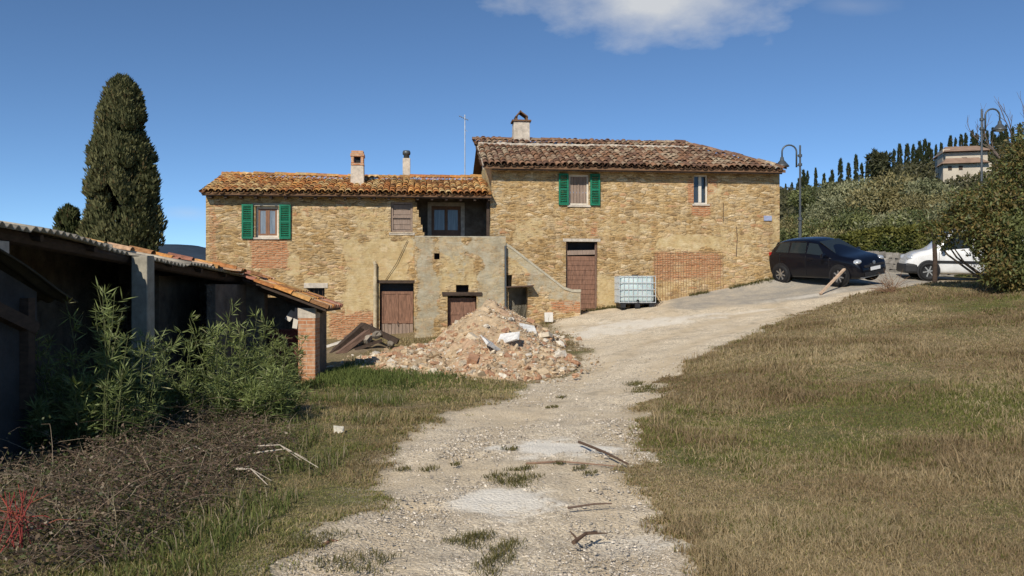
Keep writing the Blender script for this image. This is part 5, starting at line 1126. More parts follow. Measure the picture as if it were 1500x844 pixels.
# ---------------------------------------------------------------- trees
def cypress(name, H, Rm, n, label, group=None, col=((.040, .052, .020), (.095, .100, .040)), leafL=.34, flames=14):
    r = empty(name, (0, 0, 0), 0, label, 'tree', group)
    t = MB(); t.tube([(0, 0, -.6), (0, 0, H*.5), (.05, 0, H*.9)], Rm*.16, .03, n=8); t.build('trunk', M['bark'], r)
    prof = lambda f: np.interp(f, [0, .1, .45, .57, .69, .8, .915, .97, 1.0], [.85, .95, 1.0, .97, .86, .71, .47, .25, .04])
    P = []; D = []; pv = []; NN = []
    # upright flame-shaped sprays packed round the column
    nf = flames*8
    for i in range(nf):
        f0 = random.random()**1.05*.90; a = random.uniform(0, 2*pi); rr = float(prof(f0+.05))*Rm*random.uniform(.62, .98); ln = random.uniform(.1, .2)*H*(1-.45*f0); wd = Rm*random.uniform(.17, .30)*(1-.35*f0)
        m = n//nf; u = rng.random(m); an = rng.uniform(0, 2*pi, m); w = wd*np.sin(np.clip(u*.93+.07, 0, 1)*pi)**.7*np.sqrt(.35+.65*rng.random(m))
        lean = (1-u*.35)
        z = f0*H+u*ln; cap = prof(np.clip(z/H, 0, 1))*Rm*1.06+.02
        x = cos(a)*rr*lean+np.cos(an)*w; y = sin(a)*rr*lean+np.sin(an)*w; q = np.hypot(x, y); s = np.minimum(1, cap*random.uniform(.90, 1.10)/np.maximum(q, 1e-3)); P.append(np.c_[x*s, y*s, np.minimum(z, H)])
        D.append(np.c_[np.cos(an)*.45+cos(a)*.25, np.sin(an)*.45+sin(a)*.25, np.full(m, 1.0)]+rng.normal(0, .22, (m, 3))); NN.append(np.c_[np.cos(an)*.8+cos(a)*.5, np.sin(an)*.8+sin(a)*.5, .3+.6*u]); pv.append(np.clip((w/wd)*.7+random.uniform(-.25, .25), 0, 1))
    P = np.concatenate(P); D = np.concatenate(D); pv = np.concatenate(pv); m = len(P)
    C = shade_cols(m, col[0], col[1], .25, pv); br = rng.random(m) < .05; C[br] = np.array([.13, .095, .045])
    leaves_obj('crown', P, D, rng.uniform(.6, 1.3, m)*leafL, rng.uniform(.3, .5, m)*leafL, C, M['needle'], r, np.concatenate(NN)+rng.normal(0, .35, (m, 3)))
    return r

def round_tree(name, lobes, n, L, label, group, c0, c1, base=None, trunk=True, W=.4, shell=.5, cat='tree'):
    r = empty(name, (0, 0, 0), 0, label, cat, group)
    zmax = max(l[2] for l in lobes)
    if trunk:
        t = MB(); t.tube([(0, 0, -.4), (.05, .02, zmax*.45), (0, 0, zmax*.8)], .16*zmax/4, .05, n=7)
        for l in lobes[:6]: t.tube([(0, 0, zmax*.3), (l[0]*.5, l[1]*.5, (l[2]+zmax*.3)*.5), (l[0], l[1], l[2])], .07*zmax/4, .015, n=5)
        t.build('trunk', M['bark'], r)
    P, D, k = lobes_points(lobes, n, shell); NO = D+rng.normal(0, .35, D.shape); D = rng.normal(0, 1, D.shape)+D*.3; D[:, 2] += .25
    p = np.clip(.5+.3*np.sin(k*2.7)+.35*(fbm(P[:, 0]*1.4, P[:, 1]*1.4, P[:, 2]*1.4, 13, 3)-.5)*2, 0, 1)
    C = shade_cols(n, c0, c1, .28, p); leaves_obj('crown', P, D, rng.uniform(.6, 1.4, n)*L, rng.uniform(.7, 1.2, n)*L*W, C, M['leaf'], r, NO)
    return r
def rand_lobes(R_, H, n, flat=.8):
    out = []
    for i in range(n):
        a = random.uniform(0, 6.28); q = R_*.68*math.sqrt(random.random()); out.append((cos(a)*q, sin(a)*q, H*random.uniform(.40, .84)*(1-.15*q/R_), R_*random.uniform(.24, .42), flat))
    return out

def trees():
    Y = 36; c = cypress('cypress_tree', 12.6, 1.68, 120000, 'tall broad dark cypress rising behind the open shed', leafL=.22, flames=34, col=((.068, .078, .034), (.195, .185, .085)))
    x, y, zt = wp(178, 113, Y); c.location = (x, y, zt-12.6)
    c = cypress('cypress_tree', 5.2, .85, 9000, 'short bushy conifer beside the foot of the tall cypress', leafL=.3, flames=9); x, y, zt = wp(101, 307, Y+1); c.location = (x, y, zt-5.2)
    # skyline cypresses
    pr = [cypress('cypress_tree', h, w, 2600, 'slender dark cypress in the row along the hill crest', 'cypresses along the hill crest', leafL=.55, flames=9, col=((.022, .032, .014), (.05, .06, .026))) for h, w in ((7.5, .85), (6.3, .95), (9, 1.0))]
    used = [False]*3
    spots = [(1151, 270, 1), (1160, 268, 0), (1169, 262, 0), (1176, 250, 1.1), (1183, 252, 1.0), (1195, 247, 1.3), (1207, 255, .8), (1218, 250, .9), (1231, 234, 1.5), (1243, 240, 1.2), (1254, 228, 1.5), (1262, 240, 1.0), (1270, 238, .8), (1318, 212, 1.2), (1329, 212, 1.0), (1338, 213, 1.0), (1346, 208, 1.3), (1355, 205, 1.6), (1362, 210, .9), (1371, 213, .8), (1379, 210, .9), (1392, 200, 1.2), (1400, 203, .9), (1408, 198, 1.0), (1415, 196, 1.1), (1424, 192, 1.0), (1431, 197, .9), (1439, 190, 1.1), (1446, 192, .9), (1455, 188, 1.0), (1465, 190, .9), (1474, 184, 1.1), (1484, 186, .9), (1494, 182, 1.1), (1505, 183, 1.0), (1516, 180, 1.1), (1280, 232, .9), (1310, 220, .8)]
    for i, (px, pt, k) in enumerate(spots):
        j = random.randrange(3); o = pr[j] if not used[j] else copy_tree(pr[j]); used[j] = True
        Y = random.uniform(205, 238); x, y, zt = wp(px, pt, Y); g = hz(x, y); H = (7.5, 6.3, 9)[j]; hh = min(15, max(5, zt-g)); s = hh/H; o.location = (x, y, zt-H*s); o.scale = (s*random.uniform(.5, .72),)*2+(s,); o.rotation_euler = (0, 0, random.uniform(0, 6))
    # big dark broad conifer on the crest
    r = round_tree('round_pine', rand_lobes(3.2, 9, 9, 1.3), 2600, .8, 'broad dark tree rising above the olives on the hill crest', None, (.03, .038, .018), (.07, .07, .03), shell=.4); Y = 150; x, y, zt = wp(1294, 203, Y); r.location = (x, y, zt-9.5)
    # olive-grey trees in front of the hill
    prot = [round_tree('olive_tree', rand_lobes(2.6, 4.6, 15), 14000, .17, 'x', 'grey-green olives on the slope behind the hedge', c0, c1, W=.42, shell=.62) for c0, c1 in (((.14, .15, .075), (.38, .37, .21)), ((.13, .115, .05), (.33, .28, .125)), ((.06, .08, .03), (.21, .22, .08)))]
    sp = [(1195, 262, 60, 1.1, 2), (1228, 268, 56, 1.1, 0), (1262, 236, 58, 1.45, 0), (1300, 226, 56, 1.55, 1), (1342, 236, 55, 1.5, 0), (1374, 258, 50, 1.3, 1), (1180, 310, 48, .9, 2), (1215, 300, 47, 1.0, 1), (1258, 292, 46, 1.1, 2), (1302, 285, 45, 1.2, 0), (1345, 292, 44, 1.1, 2), (1158, 300, 60, 1.0, 1), (1410, 258, 47, 1.3, 0), (1450, 262, 46, 1.2, 1), (1240, 318, 42, .8, 1), (1285, 320, 41, .8, 0), (1330, 318, 40, .9, 1)]
    used = [0]*3
    labs = 'olive tree with a rounded grey-green crown in the grove behind the parked cars'
    for px, pt, Y, s, j in sp:
        o = prot[j] if not used[j] else copy_tree(prot[j]); used[j] = 1; o['label'] = labs
        x, y, zt = wp(px, pt, Y); o.scale = (s, s, s); o.location = (x, y, zt-4.75*s); o.rotation_euler = (0, 0, random.uniform(0, 6))
    # woodland covering the hill slope as one mass
    n = 150000; Yw = 60+rng.random(n)**.8*165; tw = rng.uniform(.22, 1.0, n); X = tw*Yw; Z = hf(X, Yw); cl = fbm(X*.16, Yw*.16, 0, 31, 3); hgt = (.6+2.6*sstep(.35, .65, cl)*np.where((tw > .47) & (tw < .60) & (Yw < 150), .25, 1))*rng.random(n)**.6; k = np.clip(cl*1.2-.1, 0, 1)
    C = shade_cols(n, (.04, .045, .02), (.11, .10, .045), .3, k)
    o = leaves_obj('woodland', np.c_[X, Yw, Z+hgt], rng.normal(size=(n, 3)), rng.uniform(.4, .9, n), rng.uniform(.25, .5, n), C, M['leaf'], None, np.c_[rng.normal(0, .5, n), rng.normal(-.3, .5, n), rng.normal(.8, .4, n)]); tag(o, 'scrubby brown-green woodland covering the hillside', 'woodland', None, 'stuff')
    # hedge behind the cars
    a = wp(1215, 372, 34.0); b = wp(1400, 372, 34.0); n = 16000; u = rng.random(n); f = rng.random(n)
    x = a[0]+(b[0]+1.5-a[0])*u; g = hf(x, np.full(n, 34.0)); topz = np.interp(x, [a[0], a[0]+1, a[0]+3, b[0]], [wp(0, 357, 34)[2], wp(0, 340, 34)[2], wp(0, 336, 34)[2], wp(0, 322, 34)[2]])+(vn(x*1.5, 0*x, 0, 3)-.5)*.35
    face = rng.random(n); dep = np.where(face < .6, -.6+.15*rng.random(n), rng.uniform(-.6, .9, n)); zz = np.where(face < .6, g+(topz-g)*f, topz-.18*rng.random(n)); dep = dep+(vn(x*2, zz*2, 0, 8)-.5)*.3
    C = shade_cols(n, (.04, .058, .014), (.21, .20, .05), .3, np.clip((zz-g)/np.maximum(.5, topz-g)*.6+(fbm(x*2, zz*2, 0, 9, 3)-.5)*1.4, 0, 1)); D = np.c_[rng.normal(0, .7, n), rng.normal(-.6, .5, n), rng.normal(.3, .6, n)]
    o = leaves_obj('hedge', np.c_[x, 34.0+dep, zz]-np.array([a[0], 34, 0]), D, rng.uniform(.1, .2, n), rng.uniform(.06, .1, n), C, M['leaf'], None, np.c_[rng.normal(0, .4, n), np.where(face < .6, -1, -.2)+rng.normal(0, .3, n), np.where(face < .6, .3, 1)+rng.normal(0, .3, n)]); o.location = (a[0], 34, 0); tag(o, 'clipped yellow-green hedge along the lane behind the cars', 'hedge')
    # large laurel / oak bush at the lane side
    Yb = 22.6; lob = []
    for px, py, rp, dy in [(1425, 318, 36, .2), (1400, 297, 20, -.3), (1468, 300, 42, .3), (1510, 242, 40, .5), (1400, 330, 24, -.4), (1450, 352, 44, -.3), (1486, 345, 55, .2), (1462, 396, 34, -.5), (1500, 398, 50, -.2), (1535, 285, 75, .8), (1560, 370, 70, .4), (1440, 395, 26, -.6), (1424, 352, 22, -.4), (1412, 318, 20, .4), (1530, 208, 36, .6), (1385, 338, 17, .5), (1370, 330, 12, .6), (1394, 352, 16, .3)]:
        x, y, z = wp(px, py, Yb); lob.append((x, y+dy, z, rp*Yb/F, 1.0))
    bx, by = 13.4, Yb; bz = hz(bx, by); L2 = [(l[0]-bx, l[1]-by, l[2]-bz, l[3], 1.0) for l in lob]
    r = empty('laurel_bush', (bx, by, bz), 0, 'big tangled bush of green and rust-brown leaves hiding the white car', 'bush'); n = 30000
    P, D, k = lobes_points(L2, n, .45); NO = D+rng.normal(0, .4, D.shape); D = rng.normal(0, .9, D.shape)+D*.4; P[:, 2] = np.maximum(P[:, 2], hf(P[:, 0]+bx, P[:, 1]+by)-bz+.05)
    br = sstep(.42, .6, fbm(P[:, 0]*1.1, P[:, 1]*1.1, P[:, 2]*1.1, 17, 3)+.10*np.clip(P[:, 2]-2.0, -1, 2.0)-.05*(P[:, 0]))
    C = shade_cols(n, (.055, .072, .022), (.17, .18, .06), .35); Cb = shade_cols(n, (.10, .075, .022), (.21, .155, .05), .3); pick = rng.random(n) < br*.55; C[pick] = Cb[pick]
    leaves_obj('foliage', P, D, rng.uniform(.07, .16, n), rng.uniform(.035, .06, n), C, M['leaf'], r, NO)
    t = MB()
    for i, l in enumerate(L2): t.tube([(l[0]*.35+.4, l[1]*.3, -.1), (l[0]*.8+.1, l[1]*.7, l[2]*.55), (l[0], l[1], l[2]+l[3]*.4)], .04, .01, n=5)
    t.build('stems', M['bark'], r)
    x, y, _ = gp(1369, 415); y -= .0; z = hz(x, y); t = MB(); yb = y; zt = EYE-(352-422)/F*y; t.tube([(0, 0, -.2), (.02, 0, (zt-z)*.5), (-.01, 0, zt-z)], .075, .065, n=9); o = t.build('dark_post', M['wood_dark'], None); o.location = (x, y, z); tag(o, 'dark upright post in front of the white car', 'post')
    # bare tree top
    def bare(x, y, z, H, lab):
        m = MB()
        def grow(p, d, l, r_, lev):
            q = [p]; dd = d.copy()
            for i in range(4): dd = (dd+Vector((random.gauss(0, .1), random.gauss(0, .1), .03))).normalized(); q.append(q[-1]+dd*l/4)
            m.tube(q, r_, r_*.6, n=5, cap=False)
            if lev < 4:
                for i in range(3 if lev else 5): nd = (dd+Vector((random.gauss(0, .5), random.gauss(0, .5), random.uniform(0, .5)))).normalized(); grow(q[random.choice((2, 3, 4))], nd, l*.62, r_*.5, lev+1)
        m.col = (.17, .13, .11); grow(Vector((0, 0, 0)), Vector((0, 0, 1)), H*.45, .12, 0); o = m.build('bare_tree', M['twig'], None); o.location = (x, y, z); tag(o, lab, 'tree')
    Y = 40; x, y, zt = wp(1486, 138, Y); bare(x, y, hz(x, y), (zt-hz(x, y))*.95, 'leafless grey tree showing above the big bush')
    # dry twiggy shrub at the road edge
    x, y, z = gp(1305, 428); m = MB(); m.col = (.22, .13, .075)
    for i in range(60):
        a = random.uniform(-.2, 3.4); l = random.uniform(.35, .75); p = Vector((random.gauss(0, .08), random.gauss(0, .08), 0)); d = Vector((cos(a)*.8-.5, random.gauss(0, .3), abs(sin(a))*.9+.2)).normalized(); q = [p]
        for s in range(4): q.append(q[-1]+d*l/4); d = (d+Vector((random.gauss(-.08, .12), random.gauss(0, .1), -.12))).normalized()
        m.tube(q, .008, .003, n=4, cap=False)
    o = m.build('twig_shrub', M['twig'], None); o.location = (x, y, z); tag(o, 'dry leafless twiggy shrub on the kerb of the lane', 'shrub')

def hill_house():
    Y = 150; k = Y/F
    def P(px, py, dy=0): return Vector(wp(px, py, Y+dy))
    r = empty('hill_house', P(1418, 266), R(-14), 'far pale house with reddish roofs high on the wooded hill', 'house'); o = P(1418, 266)
    Lc = lambda px, py: ((px-1418)*k, -(py-266)*k)
    def wall(x0, y0, x1, y1, d0, d1): m = MB(); a, zt = Lc(x0, y0); b, zb = Lc(x1, y1); m.b2((a, d0, zb-3), (b, d1, zt)); return m.build('wall', M['hill_house'], r)
    wall(1388, 223, 1444, 270, 0, 8); wall(1377, 244, 1440, 270, -4, -.01); wall(1386, 216, 1396, 234, 1, 5)
    def roof(x0, y0, x1, y1, yr, d0, d1):
        m = MB(); a, ze = Lc(x0, y0); b, _ = Lc(x1, y1); c, zr = Lc((x0+x1)/2, yr); dm = (d0+d1)/2
        m.poly([(a, d0, ze), (b, d0, ze), (b-1.2, dm, zr), (a+1.2, dm, zr), (a, d1, ze), (b, d1, ze)], [(0, 1, 2, 3), (4, 3, 2, 5), (1, 5, 2), (0, 3, 4), (0, 4, 5, 1)]); m.build('roof', mat_simple('far_tiles', (.30, .20, .14), .9, scale=.8), r)
    roof(1385, 222, 1449, 222, 209, -1, 9); roof(1374, 244, 1436, 244, 234, -5, -.02)
    for px, py, w, h, d in [(1413, 244-10, 7, 7, -.02), (1425, 235, 6, 6, -.02), (1405, 236, 6, 9, -.02), (1386, 250, 5, 6, -4.03), (1400, 250, 5, 6, -4.03), (1392, 222, 3, 4, .98)]:
        m = MB(); a, zt = Lc(px-w/2, py-h/2); b, zb = Lc(px+w/2, py+h/2); m.b2((a, d-.05, zb), (b, d+.2, zt)); m.build('window', M['wood_dark'], r)

# ---------------------------------------------------------------- near vegetation
def leafy_shrub(name, x, y, H, Rm, nst, label, cols, L=(.08, .17), W=.0125, whorls=9, group='bamboo-like shrubs before the shed', seed=0):
    """upright canes carrying whorls of long narrow leaves"""
    rr = random.Random(seed); r = empty(name, (x, y, hz(x, y)-.03), 0, label, 'shrub', group); st = MB(); P = []; D = []; C = []
    for i in range(nst):
        a = rr.uniform(0, 6.28); q = Rm*math.sqrt(rr.random())*.62; bx, by = cos(a)*q, sin(a)*q; h = H*(1-.42*(q/Rm)**1.2)*rr.choice((rr.uniform(.35, .7), rr.uniform(.7, 1.05))); lean = Vector((cos(a)*.32*q/Rm+rr.gauss(0, .1), sin(a)*.32*q/Rm+rr.gauss(0, .1), 1)).normalized(); p = Vector((bx, by, 0)); pts = [p]
        for s in range(5): pts.append(pts[-1]+lean*h/5); lean = (lean+Vector((rr.gauss(0, .06), rr.gauss(0, .06), 0))).normalized()
        st.col = (.10, .11, .045); st.tube(pts, .008, .003, n=4, cap=False)
        for w in range(whorls*2):
            u = rr.uniform(.1, 1.0)**.75; k = min(4, int(u*5)); c = pts[k].lerp(pts[k+1], u*5-k) if u < 1 else pts[-1]; ta = rr.uniform(0, 6.28); tw = Vector((cos(ta), sin(ta), rr.uniform(.2, .9))).normalized(); tl = rr.uniform(.03, .20)*(1.15-u*.6); e = c+tw*tl
            nl = rr.randint(4, 8)
            for j in range(nl):
                b = c.lerp(e, rr.uniform(.25, 1)); d = (tw*rr.uniform(.5, 1.2)+Vector((rr.gauss(0, .6), rr.gauss(0, .6), rr.gauss(.05, .45)))).normalized(); P.append(b); D.append(d); cc = np.array(cols[0])*(1-u)+np.array(cols[1])*u; cc = cc*rr.uniform(.65, 1.4)
                if rr.random() < .03: cc = np.array([.26, .25, .13])
                C.append(cc)
    st.build('stems', M['twig'], r); n = len(P); leaves_obj('leaves', np.array(P), np.array(D), rng.uniform(L[0], L[1], n), rng.uniform(.8, 1.3, n)*W, np.array(C), M['leaf'], r); return r

def grass_obj(name, X, Y, Hh, Wd, C0, C1, label, cat, mat=None, lean=.5):
    n = len(X); Z = hf(X, Y)+(fbm(X*.8, Y*.8, 0, 9, 3)-.5)*.12+(fbm(X*4, Y*4, 0, 10, 4)-.5)*.05-.012; Hh = np.maximum(Hh, .018); a = rng.uniform(0, 2*pi, n); sd = np.c_[np.cos(a), np.sin(a), np.zeros(n)]; la = rng.uniform(0, 2*pi, n); ld = np.c_[np.cos(la), np.sin(la), np.zeros(n)]; lm = (rng.random(n)*lean*Hh)[:, None]
    B = np.c_[X, Y, Z]; up = np.array([[0, 0, 1.]]); H = Hh[:, None]; w = Wd[:, None]
    v0 = B-sd*w/2; v1 = B+sd*w/2; m = B+up*H*.55+ld*lm*.35; v2 = m+sd*w*.38; v3 = m-sd*w*.38; v4 = B+up*H*np.sqrt(np.clip(1-(lm/H)**2*.6, .1, 1))+ld*lm*1.1
    V = np.stack([v0, v1, v2, v3, v4], 1).reshape(-1, 3); i = np.arange(n)*5; Q = np.stack([i, i+1, i+2, i+3], 1); T = np.stack([i+3, i+2, i+4], 1)
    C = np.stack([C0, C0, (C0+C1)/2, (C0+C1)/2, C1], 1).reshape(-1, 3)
    o = mesh_np(name, V, Q, T, mat or M['blade'], C); return tag(o, label, cat, None, 'stuff')

def grasses():
    def samp(n, t0, t1, y0, y1):
        Y = y0*np.exp(rng.random(n)*math.log(y1/y0)); return rng.uniform(t0, t1, n)*Y, Y
    for side in ('meadow', 'verge'):
        N = 900000 if side == 'meadow' else 520000
        X, Y = samp(N, -.05 if side == 'meadow' else -.66, .72 if side == 'meadow' else .12, 4.0, 27.0)
        xc = np.interp(Y, [4, 9, 15, 19.4, 27], [-.1, -.1, 1.0, 2.0, 9])
        k = (X > xc) if side == 'meadow' else (X < xc); X, Y = X[k], Y[k]
        p, r, nn = masks(X, Y); tuft = fbm(X*2.2, Y*2.2, 0, 201, 3)
        k = ((p < .42+.35*tuft) | ((p < .97) & (rng.random(len(X)) < .16*sstep(.35, .6, tuft)))) & (r < .3) & (heap_h(X, Y) < .02)
        # nothing grows inside the buildings
        k &= ~((X < -5.1) & (Y > 9)) & ~((X < -4.7) & (Y < 9)) & ~((X < -3.9) & (X > -5.4) & (Y > 16.9))
        ls = (X-HX)*hc+(Y-HY)*hs; lv = -(X-HX)*hs+(Y-HY)*hc; k &= ~((lv > -.05) & (ls < 10)) & ~((lv > -1.3) & (ls > -3.1) & (ls < 2.4)); k &= rng.random(len(X)) < np.clip(.55+1.3*(tuft-.3), .38, 1)
        if side == 'meadow': k &= ~((Y > 24.5) & (X > 9.5) & (X < 18) & (Y > 25.5))
        X, Y, p, tuft = X[k], Y[k], p[k], tuft[k]; n = len(X)
        g = green_mask(X, Y); gr = rng.random(n) < np.clip(g*.95+.06, .2, .8)
        hv = (.036+.055*sstep(.35, .75, fbm(X*.9, Y*.9, 0, 210, 3)))*rng.uniform(.5, 1.45, n)*np.clip(.75+Y*.02, .8, 1.2); hv = np.where(gr, hv*.8, hv)*(.72 if side == 'verge' else .9)*(1-.55*p); tall = rng.random(n) < .10*sstep(.5, .7, fbm(X*1.7, Y*1.7, 0, 230, 3)); hv = np.where(tall & ~gr, np.minimum(hv*2.6, .3), hv)
        wd = np.clip(.0007*Y+.0016, .0032, .02)*rng.uniform(.6, 1.4, n)
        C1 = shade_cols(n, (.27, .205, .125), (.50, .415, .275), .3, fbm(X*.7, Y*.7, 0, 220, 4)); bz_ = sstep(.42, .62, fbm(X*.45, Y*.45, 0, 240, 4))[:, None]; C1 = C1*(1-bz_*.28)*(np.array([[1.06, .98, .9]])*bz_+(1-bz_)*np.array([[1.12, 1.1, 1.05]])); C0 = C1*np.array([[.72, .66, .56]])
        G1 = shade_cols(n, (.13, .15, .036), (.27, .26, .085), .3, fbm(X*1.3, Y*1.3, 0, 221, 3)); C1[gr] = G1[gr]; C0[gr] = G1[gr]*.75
        if side == 'verge': C1 = C1*np.array([[.9, .95, .85]])
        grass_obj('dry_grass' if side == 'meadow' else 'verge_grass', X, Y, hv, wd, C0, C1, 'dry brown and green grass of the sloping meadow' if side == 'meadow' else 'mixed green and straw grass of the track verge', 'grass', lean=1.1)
    # tufts on the track
    sp = [(757, 706, .26, .2), (740, 800, .16, .28), (718, 822, .12, .25), (685, 788, .2, .16), (700, 780, .14, .1), (765, 690, .18, .06), (822, 583, .12, .06), (808, 595, .16, .06), (748, 660, .12, .05), (820, 682, .08, .04), (850, 690, .1, .05), (862, 697, .1, .05), (667, 679, .08, .05), (628, 684, .1, .06), (590, 684, .1, .05), (725, 700, .12, .08), (1160, 478, .8, .12), (1240, 448, .7, .1), (1100, 500, .5, .15), (945, 572, .3, .3), (930, 560, .2, .2), (520, 830, .3, .2), (455, 800, .3, .2),]
    Xs = []; Ys = []
    for px, py, rx, ry in sp:
        x, y, _ = gp(px, py); m = int(620*max(.04, rx*ry*12)**.75*min(1, 9/y)); rx *= .62; bx_ = rng.normal(0, 1, m); kk = rng.integers(0, 4, m); Xs.append(x+bx_*rx*.42+np.array([0, .6, -.7, .2])[kk]*rx); Ys.append(y+rng.normal(0, ry*.4*y/8, m)+np.array([0, .5, -.3, -.7])[kk]*ry)
    X = np.concatenate(Xs); Y = np.concatenate(Ys); n = len(X); C1 = shade_cols(n, (.09, .105, .03), (.26, .21, .09), .3); grass_obj('track_tufts', X, Y, rng.uniform(.015, .055, n), np.clip(.0009*Y, .004, .02), C1*.6, C1, 'low green tufts scattered over the gravel track', 'grass', lean=1.2)
    # lush weeds before the pier and the rubble
    X = rng.normal(-2.9, .9, 12000); Y = rng.normal(17.4, 1.2, 12000); k = (X > -3.85) & (heap_h(X, Y) < .12) & (X < -.9); X, Y = X[k], Y[k]; n = len(X); C1 = shade_cols(n, (.09, .13, .035), (.20, .23, .07), .3); grass_obj('lush_weeds', X, Y, rng.uniform(.05, .20, n), rng.uniform(.012, .022, n), C1*.55, C1, 'lush green weeds between the brick pier and the rubble', 'weeds', lean=.9)
    # weeds along the wall foot
    s = rng.uniform(2.7, 9.6, 2600); v = -.03-np.abs(rng.normal(0, .10, 2600)); X = HX+s*hc-v*hs; Y = HY+s*hs+v*hc; k = vn(s*1.7, 0*s, 0, 5) > .42; X, Y = X[k], Y[k]; n = len(X); C1 = shade_cols(n, (.07, .085, .025), (.18, .15, .06), .3); grass_obj('wall_weeds', X, Y, rng.uniform(.03, .14, n), np.full(n, .014), C1*.6, C1, 'thin strip of weeds along the foot of the house wall', 'weeds', lean=1)

def gravel():
    n = 75000; Y = 4.0*np.exp(rng.random(n)**1.15*math.log(18/4.0)); X = rng.uniform(-.42, .3, n)*Y; p, r, nn = masks(X, Y); mud = fbm(X*1.3, Y*.8, 0, 55, 4); w = white_mask(X, Y); k = (p > .35) & (r < .3) & (rng.random(n) < np.clip(1.25-sstep(.45, .65, mud)*1.1, .15, 1)) & (w < .5+.3*rng.random(n)) & (heap_h(X, Y) < .05); X, Y = X[k], Y[k]; n = len(X)
    Z = hf(X, Y)+(fbm(X*.8, Y*.8, 0, 9, 3)-.5)*.12+(fbm(X*4, Y*4, 0, 10, 4)-.5)*.05-.02
    s = np.clip(.0052*np.exp(rng.normal(0, .5, n)), .0028, .018)*np.clip(Y/6, .9, 1.5)
    base = np.array([(1, 0, 0), (-.5, .87, 0), (-.5, -.87, 0), (.5, .5, .6), (-.6, .1, .7), (.35, -.6, .65)])
    tri = np.array([(3, 4, 5), (0, 3, 5), (0, 1, 3), (1, 4, 3), (1, 2, 4), (2, 5, 4), (2, 0, 5)])
    V = base[None]*(1+rng.uniform(-.3, .3, (n, 6, 1)))*s[:, None, None]; a = rng.uniform(0, 6.28, n); c, sn = np.cos(a)[:, None], np.sin(a)[:, None]
    V = np.stack([V[..., 0]*c-V[..., 1]*sn, V[..., 0]*sn+V[..., 1]*c, V[..., 2]*rng.uniform(.7, 1.2, (n, 1))-s[:, None]*.15], -1)+np.stack([X, Y, Z], -1)[:, None]
    T = (tri[None]+(np.arange(n)*6)[:, None, None]).reshape(-1, 3); C = shade_cols(n, (.30, .25, .19), (.63, .56, .46), .3); o = mesh_np('gravel', V.reshape(-1, 3), None, T, M['gravel'], np.repeat(C, 6, 0)); tag(o, 'loose pale gravel scattered over the track', 'gravel', None, 'stuff')

